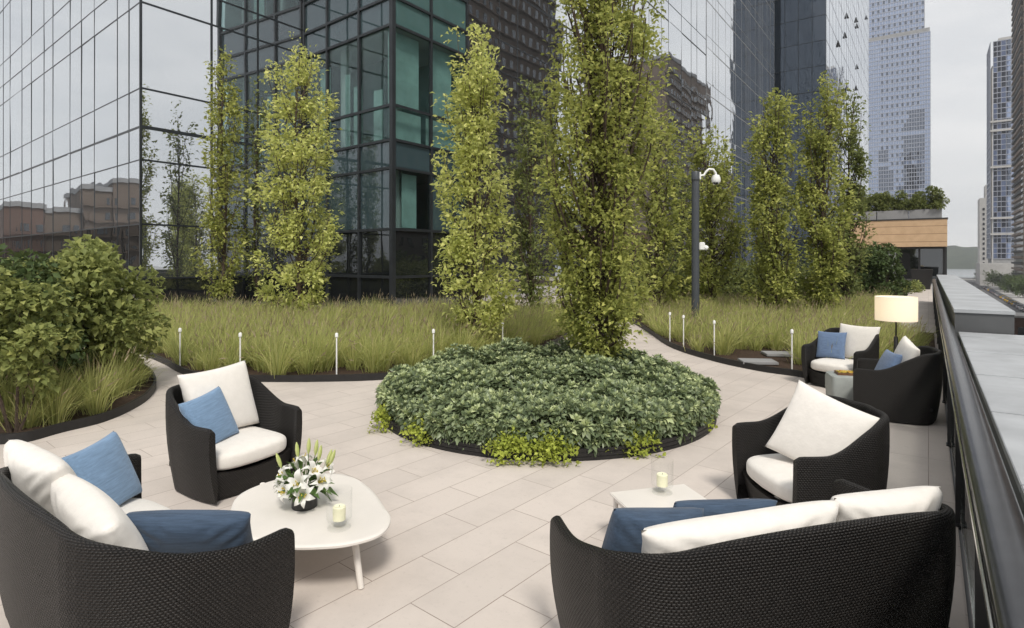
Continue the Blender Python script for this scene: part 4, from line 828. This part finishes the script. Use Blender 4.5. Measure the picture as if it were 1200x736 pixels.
def LT(lat, t): p = RV * lat + FV * t; return (p[0], p[1])
ZA, ZB = .63, .865
GP, GB = 'blue throw pillows', 'off-white back cushions'
GS, GA = 'dark wicker sofas', 'dark wicker armchairs'
# sofa at left: arm tips B (far) and A (near); faces the coffee table
s1, w1 = seating('wicker_sofa', LT(-2.62, 4.14), LT(-1.10, 2.98), .88, .64, .86, 'dark wicker sofa at left with its back to the viewer, beside the round-cornered table', 'sofa', GS, .44, 2, .735)
s2, w2 = seating('wicker_sofa', LT(.20, 3.08), LT(2.0, 3.60), .87, .665, .865, 'dark wicker sofa seen from behind next to the railing', 'sofa', GS, .32, 2, .775)
c1, _ = seating('wicker_armchair', LT(-1.94, 5.44), LT(-2.40, 4.67), .86, ZA, ZB, 'dark wicker armchair beside the lily table, holding a blue and a white cushion', 'armchair', GA, .32)
c2, _ = seating('wicker_armchair', LT(1.946, 4.02), LT(1.836, 4.91), .86, ZA, ZB, 'dark wicker armchair near the small table, holding one big white cushion', 'armchair', GA, .32)
c3, _ = seating('wicker_armchair', LT(5.05, 8.62), LT(4.60, 9.36), .86, ZA, ZB, 'dark wicker armchair farthest away, facing the grey cube stool', 'armchair', GA, .32)
c4, _ = seating('wicker_armchair', LT(4.24, 7.32), LT(4.76, 8.12), .90, ZA, ZB, 'dark wicker armchair seen from behind beside the lamp and railing', 'armchair', GA, .32)
WF, BF, SF, DF = M['white_fabric'], M['blue_fabric'], M['shaded_blue_fabric'], M['denim_fabric']
pillow(s1, (-.60, -.17, .64), (108, 0, 2), (.84, .52, .23), WF, 'off-white back cushion at the far end of the left sofa', 'cushion', GB, 1, 'back_cushion')
pillow(s1, (.22, -.16, .60), (112, 0, -4), (1.0, .50, .24), WF, 'off-white back cushion at the near end of the left sofa', 'cushion', GB, 2, 'back_cushion')
pillow(s1, (-.70, .14, .61), (112, 4, -54), (.46, .46, .16), BF, 'light blue throw pillow leaning by the far arm of the left sofa', 'pillow', GP, 3)
pillow(s1, (.58, .12, .565), (116, 2, 42), (.60, .42, .18), SF, 'shaded blue throw pillow in the near corner of the left sofa', 'pillow', GP, 4)
pillow(s2, (-.27, -.19, .615), (105, 0, 1), (1.04, .52, .22), WF, 'long off-white back cushion in the middle of the railing-side sofa', 'cushion', GB, 5, 'back_cushion')
pillow(s2, (.54, -.19, .625), (105, 0, -3), (.62, .52, .22), WF, 'off-white back cushion at the railing end of the right sofa', 'cushion', GB, 6, 'back_cushion')
pillow(s2, (-.585, .05, .605), (106, 8, 4), (.50, .46, .17), SF, 'shaded blue throw pillow at the left end of the railing-side sofa', 'pillow', GP, 7)
pillow(s2, (-.08, .24, .55), (118, 3, -6), (.58, .44, .15), SF, 'shaded blue throw pillow in front of the long white cushion', 'pillow', GP, 8)
pillow(c1, (-.03, -.17, .70), (107, 3, 0), (.66, .62, .20), WF, 'off-white back cushion in the armchair beside the lily table', 'cushion', GB, 9, 'back_cushion')
pillow(c1, (.20, .04, .61), (112, 7, 16), (.46, .46, .15), BF, 'light blue throw pillow tilted in the armchair beside the lily table', 'pillow', GP, 10)
pillow(c2, (-.05, -.03, .665), (112, -18, 34), (.64, .60, .20), WF, 'off-white cushion standing on one corner in the middle armchair', 'cushion', GB, 11, 'back_cushion')
pillow(c3, (-.10, -.20, .68), (105, 0, 0), (.62, .56, .18), WF, 'off-white back cushion in the farthest armchair', 'cushion', GB, 12, 'back_cushion')
pillow(c3, (.19, .02, .62), (108, 2, 10), (.44, .44, .14), DF, 'blue throw pillow upright in the farthest armchair', 'pillow', GP, 13)
pillow(c4, (.06, -.08, .70), (108, -10, 14), (.56, .52, .17), WF, 'off-white cushion in the armchair beside the railing', 'cushion', GB, 14, 'back_cushion')
pillow(c4, (-.12, .10, .62), (114, 0, 20), (.46, .44, .14), DF, 'blue throw pillow in the armchair beside the railing', 'pillow', GP, 15)

# round-cornered table with lilies and candle
TZ = .345
ol = [G(px, py, TZ) for (px, py) in ((270, 598), (282, 578), (322, 562), (366, 555), (405, 556), (432, 570), (451, 594), (458, 608), (446, 625), (412, 636), (375, 640), (335, 640), (298, 632), (274, 616))]
oc = np.mean(np.array(ol), 0); ct = empty('coffee_table', (oc[0], oc[1], .004), label='white metal coffee table with rounded triangular top and slim legs', cat='table')
op = catmull([(p[0] - oc[0], p[1] - oc[1]) for p in ol], 6, True); op = [np.array(p) for p in op]
b = MB(); n = len(op); v = []; f = []
prof = [(0, TZ - .004), (-.012, TZ), (.004, TZ - .008), (.004, TZ - .016), (-.012, TZ - .026), (-.03, TZ - .028)]
prof = [(-.03, TZ - .0), (-.008, TZ), (.0, TZ - .006), (.0, TZ - .018), (-.012, TZ - .026), (-.05, TZ - .028)]
for (o_, z) in prof:
    for p in op: q = p * (1 + o_ / np.linalg.norm(p)); v.append((q[0], q[1], z - .004))
for k in range(len(prof) - 1):
    for i in range(n): f.append((k * n + i, (k + 1) * n + i, (k + 1) * n + (i + 1) % n, k * n + (i + 1) % n))
f.append(tuple(range(n))); f.append(tuple((len(prof) - 1) * n + i for i in range(n - 1, -1, -1)))
b.add(v, f); o = b.build('tabletop', M['white_metal'], ct, smooth=True, world=False)
bm = bmesh.new(); bm.from_mesh(o.data); bmesh.ops.recalc_face_normals(bm, faces=bm.faces); bm.to_mesh(o.data); bm.free()
for (px, py) in ((423, 690), (318, 660), (300, 612), (392, 592)):
    g = np.array(G(px, py, .0)) - oc; tp = g * .86; b = MB(); b.tube([(g[0], g[1], 0), (tp[0], tp[1], TZ - .03)], [.019, .022], 14); b.build('leg', M['white_metal'], ct, smooth=True, world=False)
vp = at(357, 3.93, TZ); va = empty('black_vase', vp, label='small black cylinder vase on the rounded coffee table', cat='vase')
b = MB(); b.lathe([(.078, .0), (.082, .004), (.082, .115), (.076, .118), (.074, .06), (.001, .06)], n=40); b.build('vessel', M['black_glaze'], va, smooth=True, world=False)
fl = empty('lily_bouquet', (vp[0], vp[1], vp[2] + .06), label='bouquet of white lilies with green buds in the black vase', cat='flowers'); rf = np.random.default_rng(5)
def lily(c, ax, s, parent):
    ax = ax / np.linalg.norm(ax); u = np.cross(ax, [0.3, .2, 1.0]); u /= np.linalg.norm(u); w = np.cross(ax, u); V = []; Q = []
    for k in range(6):
        a = k * math.pi / 3 + rf.normal(0, .08); rd = math.cos(a) * u + math.sin(a) * w; td = np.cross(ax, rd); L = s * rf.uniform(.9, 1.1); wd = s * (.40 if k % 2 else .30); b0 = len(V)
        for j, tq in enumerate(np.linspace(0, 1, 7)):
            out = L * (tq * .85 - .04 * tq); upw = L * (.62 * math.sin(min(1, tq * 1.25) * math.pi * .5) - .72 * max(0, tq - .5) ** 1.5 * 1.6); hw = wd * .5 * math.sin(math.pi * (.08 + .92 * tq) ** .8) + .001; m = c + rd * out + ax * upw
            V += [m - td * hw + ax * hw * .28, m, m + td * hw + ax * hw * .28]
        for j in range(6):
            for e in (0, 1): i0 = b0 + j * 3 + e; Q.append((i0, i0 + 1, i0 + 4, i0 + 3))
    me = mesh_np('lily', np.array(V), Q); me.polygons.foreach_set('use_smooth', [True] * len(me.polygons)); o = link('lily', me, M['petal'], parent)
    sm = MB()
    for k in range(6): d = ax * .75 + rf.normal(0, .16, 3); sm.tube([c, c + d * s * .7], .0016, 5); sm.lathe([(.001, -.006), (.004, 0), (.001, .008)], tuple(c + d * s * .7), 6)
    q = sm.build('stamen', M['stamen'], o, world=False)
stem = MB()
toc = -np.array([FV[0], FV[1], 0]); lp = []
for (dx, dz, dy, sx) in ((-.13, .17, -.04, .098), (-.07, .21, .05, .095), (.00, .14, -.11, .105), (.07, .19, -.02, .092), (.13, .13, -.05, .095), (-.10, .08, -.10, .09), (.04, .07, -.14, .098), (-.02, .24, .06, .09), (.15, .21, .03, .085), (-.17, .11, .02, .09)):
    c = np.array([RV[0] * dx + FV[0] * dy, RV[1] * dx + FV[1] * dy, dz]); ax = c * [2.2, 2.2, 1.0] + toc * .07 + np.array([0, 0, .05]); lily(c * np.array([.78, .78, .86]), ax, sx * 1.08, fl); stem.tube([(0, 0, -.05), tuple(c * .5 + np.array([0, 0, .02])), tuple(c)], .0035, 6)
for (dx, dz, dy) in ((.10, .29, .0), (.15, .25, .04), (.06, .31, .05), (-.17, .24, .0), (-.06, .30, .03), (.19, .27, -.02), (.02, .33, .02)):
    c = np.array([RV[0] * dx + FV[0] * dy, RV[1] * dx + FV[1] * dy, dz]); ax = c / np.linalg.norm(c) * .6 + np.array([0, 0, .5]); ax /= np.linalg.norm(ax); b = MB(); b.tube([c - ax * .045, c - ax * .02, c + ax * .01, c + ax * .04, c + ax * .06], [.004, .012, .014, .010, .003], 8); b.build('bud', M['bud'], fl, smooth=True, world=False); stem.tube([(0, 0, -.05), tuple(c * .55), tuple(c - ax * .04)], .003, 6)
stem.build('stem', M['lily_leaf'], fl, smooth=True, world=False)
n = 70; D = unit(rf.normal(0, 1, (n, 3)) * [1, 1, .6] + [0, 0, .25]); P = D * rf.uniform(.02, .12, (n, 1)) + [0, 0, .09]; v, q = leaves_mesh(P, D, rf.uniform(.08, .15, n), rf.uniform(.03, .055, n), .15, .25); link('leaves', mesh_np('leaves', v, q), M['lily_leaf'], fl)
def hurricane(px, t, label, clabel):
    p = at(px, t, TZ + .001); h = empty('candle_holder', p, label=label, cat='candle holder', group='clear glass candle holders')
    b = MB(); b.lathe([(.001, 0), (.070, 0), (.072, .006), (.03, .014), (.018, .024), (.03, .036), (.068, .044), (.0775, .06), (.0785, .235), (.0755, .235), (.0745, .062), (.06, .05), (.001, .045)], n=40); b.build('glass', M['glass'], h, smooth=True, world=False)
    c = empty('candle', (p[0], p[1], p[2] + .05), label=clabel, cat='candle', group='pale pillar candles'); b = MB(); b.lathe([(.001, 0), (.038, 0), (.039, .078), (.034, .083), (.01, .078), (.001, .078)], n=28); b.build('wax', M['wax'], c, smooth=True, world=False); b = MB(); b.tube([(0, 0, .078), (.001, 0, .09)], .0016, 6); b.build('wick', M['black_glaze'], c, world=False)
hurricane(397.5, 3.62, 'clear glass hurricane candle holder beside the lilies', 'pale candle inside the glass beside the lilies')
# small white square table
q = [np.array(G(*p, .345)) for p in ((714, 577), (800, 567))]; ux = (q[1] - q[0])[:2]; ux /= np.linalg.norm(ux); fy = np.array([ux[1], -ux[0]]); wd = .60
c = q[0][:2] + ux * wd / 2 + fy * wd / 2; st = empty('side_table', (c[0], c[1], .004), math.atan2(ux[1], ux[0]), 'small white square table between the armchair and the right sofa', 'table')
b = MB(); b.box((0, 0, .332), (wd, wd, .018)); b.build('tabletop', M['white_metal'], st, bevel=.005, world=False)
b = MB()
for s in (-1, 1): b.box((0, s * (wd / 2 - .03), .308), (wd - .10, .02, .028)); b.box((s * (wd / 2 - .03), 0, .308), (.02, wd - .10, .028))
b.build('frame', M['white_metal'], st, world=False)
for sx in (-1, 1):
    for sy in (-1, 1): b = MB(); b.tube([(sx * (wd / 2 - .03), sy * (wd / 2 - .03), 0), (sx * (wd / 2 - .035), sy * (wd / 2 - .035), .322)], [.014, .018], 12); b.build('leg', M['white_metal'], st, smooth=True, world=False)
hurricane(776, 4.16, 'clear glass hurricane candle holder on the small square table', 'pale candle inside the glass on the small square table')
# grey cube stool with a snack tray
p = at(992, 8.15); so = empty('cube_stool', (p[0], p[1], .004), .35, 'pale grey moulded cube stool between the two far armchairs', 'stool')
b = MB(); b.prism([(-.21, -.21), (.21, -.21), (.21, .21), (-.21, .21)], 0, .02); v = []; f = []
rr = [(.20, 0), (.225, .05), (.235, .2), (.235, .34), (.225, .385), (.205, .395)]; nS = 40; b = MB()
for (r_, z) in rr:
    for k in range(nS): a = 2 * math.pi * k / nS; v.append((math.copysign(abs(math.cos(a)) ** .3, math.cos(a)) * r_, math.copysign(abs(math.sin(a)) ** .3, math.sin(a)) * r_, z))
for i in range(len(rr) - 1):
    for k in range(nS): f.append((i * nS + k, i * nS + (k + 1) % nS, (i + 1) * nS + (k + 1) % nS, (i + 1) * nS + k))
f += [tuple(range(nS))[::-1], tuple((len(rr) - 1) * nS + k for k in range(nS))]; b.add(v, f).build('body', M['stool'], so, smooth=True, world=False)
ty = empty('snack_tray', (p[0] + .02, p[1], .40), .35, 'brown wooden tray of yellow-green snacks on the grey stool', 'tray')
b = MB(); b.box((0, 0, .006), (.30, .20, .012))
for s in (-1, 1): b.box((0, s * .096, .022), (.30, .008, .024)); b.box((s * .146, 0, .022), (.008, .184, .024))
b.build('tray', M['wood'], ty, world=False); b = MB(); r_ = random.Random(3)
for k in range(90): x, y = r_.uniform(-.13, .13), r_.uniform(-.08, .08); b.lathe([(.001, -.012), (.010, -.006), (.012, 0), (.008, .009), (.001, .012)], (x, y, .024 + r_.uniform(0, .016)), 6)
tag(b.build('snacks', M['fruit'], ty, world=False), kind='stuff')
# floor lamp
p = at(1050, 9.9); lm = empty('floor_lamp', (p[0], p[1], .06), label='dark floor lamp with wide glowing cream drum shade in the grass', cat='lamp')
t = NT('lit_lampshade'); _b = t.new('BsdfDiffuse'); _b.inputs[0].default_value = (.84, .79, .70, 1); _tr = t.new('BsdfTranslucent'); _tr.inputs[0].default_value = (.86, .80, .68, 1); _m = t.new('MixShader'); _m.inputs[0].default_value = .4
_e = t.new('Emission'); _e.inputs[0].default_value = (1, .91, .74, 1); _e.inputs[1].default_value = .22; _a = t.new('AddShader')
t.ln(_b.outputs[0], _m.inputs[1]); t.ln(_tr.outputs[0], _m.inputs[2]); t.ln(_m.outputs[0], _a.inputs[0]); t.ln(_e.outputs[0], _a.inputs[1]); t.ln(_a.outputs[0], t.out.inputs[0]); M['shade'] = t.m
b = MB(); b.lathe([(.305, .90), (.307, .90), (.307, 1.30), (.305, 1.30), (.301, 1.295), (.301, .905), (.305, .90)], n=48); b.build('lamp_shade', M['shade'], lm, smooth=True, world=False)
b = MB(); b.lathe([(.17, 0), (.17, .02), (.05, .035), (.04, .3), (.03, .62), (.012, .64), (.012, 1.2), (.001, 1.2)], n=24); b.build('stand', M['dark_metal'], lm, smooth=True, world=False)
b = MB(); b.lathe([(.001, 1.28), (.299, 1.28), (.299, 1.285), (.001, 1.285)], n=40); b.build('diffuser', M['shade'], lm, smooth=True, world=False)
ld = bpy.data.lights.new('lamp_bulb', 'POINT'); ld.energy = 3; ld.color = (1, .85, .62); ld.shadow_soft_size = .06; lo = bpy.data.objects.new('lamp_bulb', ld); S.collection.objects.link(lo); lo.parent = lm; lo.location = (0, 0, 1.08)
# black pot by the pavilion
pp = empty('black_planter_pot', (-.35, 47, 0), label='square black planter pot at the end of the far paved strip', cat='planter'); b = MB(); b.add([(-.45, -.45, 0), (.45, -.45, 0), (.45, .45, 0), (-.45, .45, 0), (-.6, -.6, 1.3), (.6, -.6, 1.3), (.6, .6, 1.3), (-.6, .6, 1.3)], [(3, 2, 1, 0), (4, 5, 6, 7), (0, 1, 5, 4), (1, 2, 6, 5), (2, 3, 7, 6), (3, 0, 4, 7)]); b.build('pot', M['kerb'], pp, world=False, bevel=.02)

# ------------------------------------------------------------------ the street below
def street_tree(x, y, h, label, seed): tree('street_tree', (x, y, LOW), h, h * .5, label, M['leaf_ivy'], 'trees along the street below', 34, 90, .6, .6, .25, seed, .18, 0)
where = ('nearest the terrace', 'second up the street', 'third up the street', 'fourth up the street', 'fifth up the street', 'sixth up the street', 'next to last up the street', 'farthest up the street')
for k, (px, tt, h) in enumerate(((1199, 255, 8.5), (1190, 272, 8.5), (1197, 292, 9), (1181, 300, 9), (1172, 325, 9), (1187, 335, 10), (1163, 360, 10), (1153, 410, 11))):
    p = at(px, tt); street_tree(p[0], p[1], h, 'dark green street tree far below, ' + where[k], 200 + k)
CARC = [('white', (.7, .7, .7)), ('silver', (.42, .43, .45)), ('black', (.02, .02, .022)), ('dark blue', (.03, .05, .11)), ('yellow', (.65, .42, .03)), ('grey', (.16, .165, .17))]
for nme, c in CARC: M['car_' + nme] = plain('car_paint_' + nme.replace(' ', '_'), c, .25, .1, .02, 1)
M['tyre'] = plain('tyre_rubber', (.02, .02, .02), .8); M['rim'] = plain('wheel_rim', (.4, .4, .42), .35, .8); M['car_glass'] = plain('car_window', (.02, .025, .03), .08)
M['head'] = plain('headlamp', (.75, .75, .72), .2); M['tail'] = plain('tail_lamp', (.35, .02, .015), .3)
sec = [(-2.2, .35), (-2.22, .78), (-2.05, .92), (-1.45, .96), (-.95, 1.38), (.35, 1.42), (1.05, .98), (1.95, .86), (2.2, .70), (2.22, .35)]
def car_parts():
    out = {}; b = MB(); v = []; f = []; low = [(x, min(z, .95)) for x, z in sec]
    for (i, (x, z)) in enumerate(low): v += [(-.88, x, z), (.88, x, z)]
    n_ = len(low); f = [(2 * i, 2 * i + 1, 2 * i + 3, 2 * i + 2) for i in range(n_ - 1)] + [(2 * n_ - 2, 2 * n_ - 1, 1, 0), tuple(2 * i for i in range(n_))[::-1], tuple(2 * i + 1 for i in range(n_))]
    out['body'] = MB().add(v, f)
    v = []; 
    for x, z, w in ((-1.42, .94, .82), (-.95, 1.38, .66), (.35, 1.42, .66), (1.02, .95, .82)): v += [(-w, x, z), (w, x, z)]
    out['cabin'] = MB().add(v, [(0, 1, 3, 2), (2, 3, 5, 4), (4, 5, 7, 6), (0, 2, 4, 6), (1, 7, 5, 3)])
    out['roof'] = MB().box((0, -.3, 1.425), (1.3, 1.34, .03)); return out
def make_car(loc, rz, colour, label):
    r = empty('parked_car', loc, rz, label, 'car', 'cars parked in the street below'); cp_ = car_parts()
    cp_['body'].build('body', M['car_' + colour], r, world=False, bevel=.06); cp_['cabin'].build('windscreen', M['car_glass'], r, world=False, bevel=.03); cp_['roof'].build('roof', M['car_' + colour], r, world=False, bevel=.01)
    for sx in (-1, 1):
        for y in (-1.35, 1.35):
            w = MB().tube([(sx * .80, y, .33), (sx * .92, y, .33)], .33, 18).build('wheel', M['tyre'], r, world=False); MB().tube([(sx * .90, y, .33), (sx * .93, y, .33)], .2, 14).build('rim', M['rim'], w, world=False)
        MB().box((sx * .62, 2.17, .66), (.34, .1, .14)).build('headlight', M['head'], r, world=False, bevel=.02); MB().box((sx * .66, -2.2, .74), (.3, .06, .14)).build('tail_light', M['tail'], r, world=False, bevel=.01)
    return r
protos = {}
def copy_tree(o, parent=None):
    c = o.copy(); S.collection.objects.link(c)
    if parent: c.parent = parent
    for ch in list(o.children): copy_tree(ch, c)
    return c
ordn = ('nearest', 'second', 'third', 'fourth', 'fifth', 'sixth', 'seventh', 'eighth', 'ninth', 'tenth', 'eleventh', 'twelfth')
def put_car(k, side, x, y, rz, colour, cnt):
    lab = f'{colour} car in the {side} row of the street below, {ordn[cnt]} {colour} one there'
    if colour in protos: c = copy_tree(protos[colour]); c.location = (x, y, LOW + .004); c.rotation_euler = (0, 0, rz); c['label'] = lab
    else: protos[colour] = make_car((x, y, LOW + .004), rz, colour, lab)
cnts = {}; rc_ = random.Random(4)
for side, x0, n_ in (('right', 24.6, 30), ('left', 19.4, 26)):
    for k in range(n_):
        y = 185 + k * (8.6 if side == 'right' else 11.2) + rc_.uniform(-.6, .6); col = rc_.choice([c for c, _ in CARC] + ['white', 'silver', 'grey'])
        if side == 'left' and rc_.random() < .2: continue
        q = cnts.get((side, col), 0); cnts[(side, col)] = q + 1
        if q >= len(ordn): continue
        put_car(k, side, x0 + (y - 150) * .0055, y, rc_.uniform(-.03, .03) + (math.pi if side == 'left' else 0), col, q)
# low street-side roofs seen over the coping
for k, (px, t_, w_, d_, z_, m_, lb) in enumerate(((1181, 95, 6, 7, -7.2, 'brick_red', 'small red brick rooftop block with grey top beyond the coping'), (1199, 100, 5, 14, -8.6, 'concrete', 'low pale roof at right edge beyond the coping'))):
    p = at(px, t_, 0); r = empty('low_building', (p[0], p[1], LOW), label=lb, cat='building'); b = MB(); b.box((p[0], p[1], (LOW + z_) / 2), (w_, d_, z_ - LOW)); b.build('wall', M[m_], r); b = MB(); b.box((p[0], p[1], z_ + .15), (w_ + .5, d_ + .5, .3)); b.build('roof', M['concrete'], r)
    b = MB()
    for j in range(2): b.box((p[0] - w_ / 4 + j * w_ / 2, p[1] - d_ / 2 - .02, z_ - 2.2), (1.2, .1, 1.5))
    b.build('window', M['dark_window'], r)
# pale waterfront buildings under the far slope
for k in range(12):
    px = 1102 + 4.6 * k; p = at(px, 1085 + 6 * (k % 3), LOW); hh = (14, 9, 17, 11, 8, 15, 10, 18, 9, 13, 10, 16)[k]; r = empty('waterfront_building', p, label='pale waterfront block across the river, ' + ordn[k] + ' from the left', cat='building', group='buildings across the river')
    b = MB(); b.box((p[0], p[1], LOW + hh / 2), (7, 10, hh)); b.build('wall', M['concrete'], r); b = MB(); [b.box((p[0], p[1] - 5.05, LOW + 2.5 + 3.2 * j), (6.2, .1, 1.3)) for j in range(int(hh / 3.4))]; b.build('windows', M['dark_window'], r)

# ------------------------------------------------------------------ the air over the river
_t = NT('river_haze'); _v = _t.new('VolumePrincipled'); _v.inputs['Color'].default_value = (.93, .96, 1, 1); _v.inputs['Density'].default_value = .00030; _v.inputs['Anisotropy'].default_value = .2; _t.ln(_v.outputs[0], _t.out.inputs['Volume'])
b = MB(); b.box((0, 600, 118), (3300, 3100, 268)); hz_ = b.build('haze', _t.m); tag(hz_, kind='stuff')
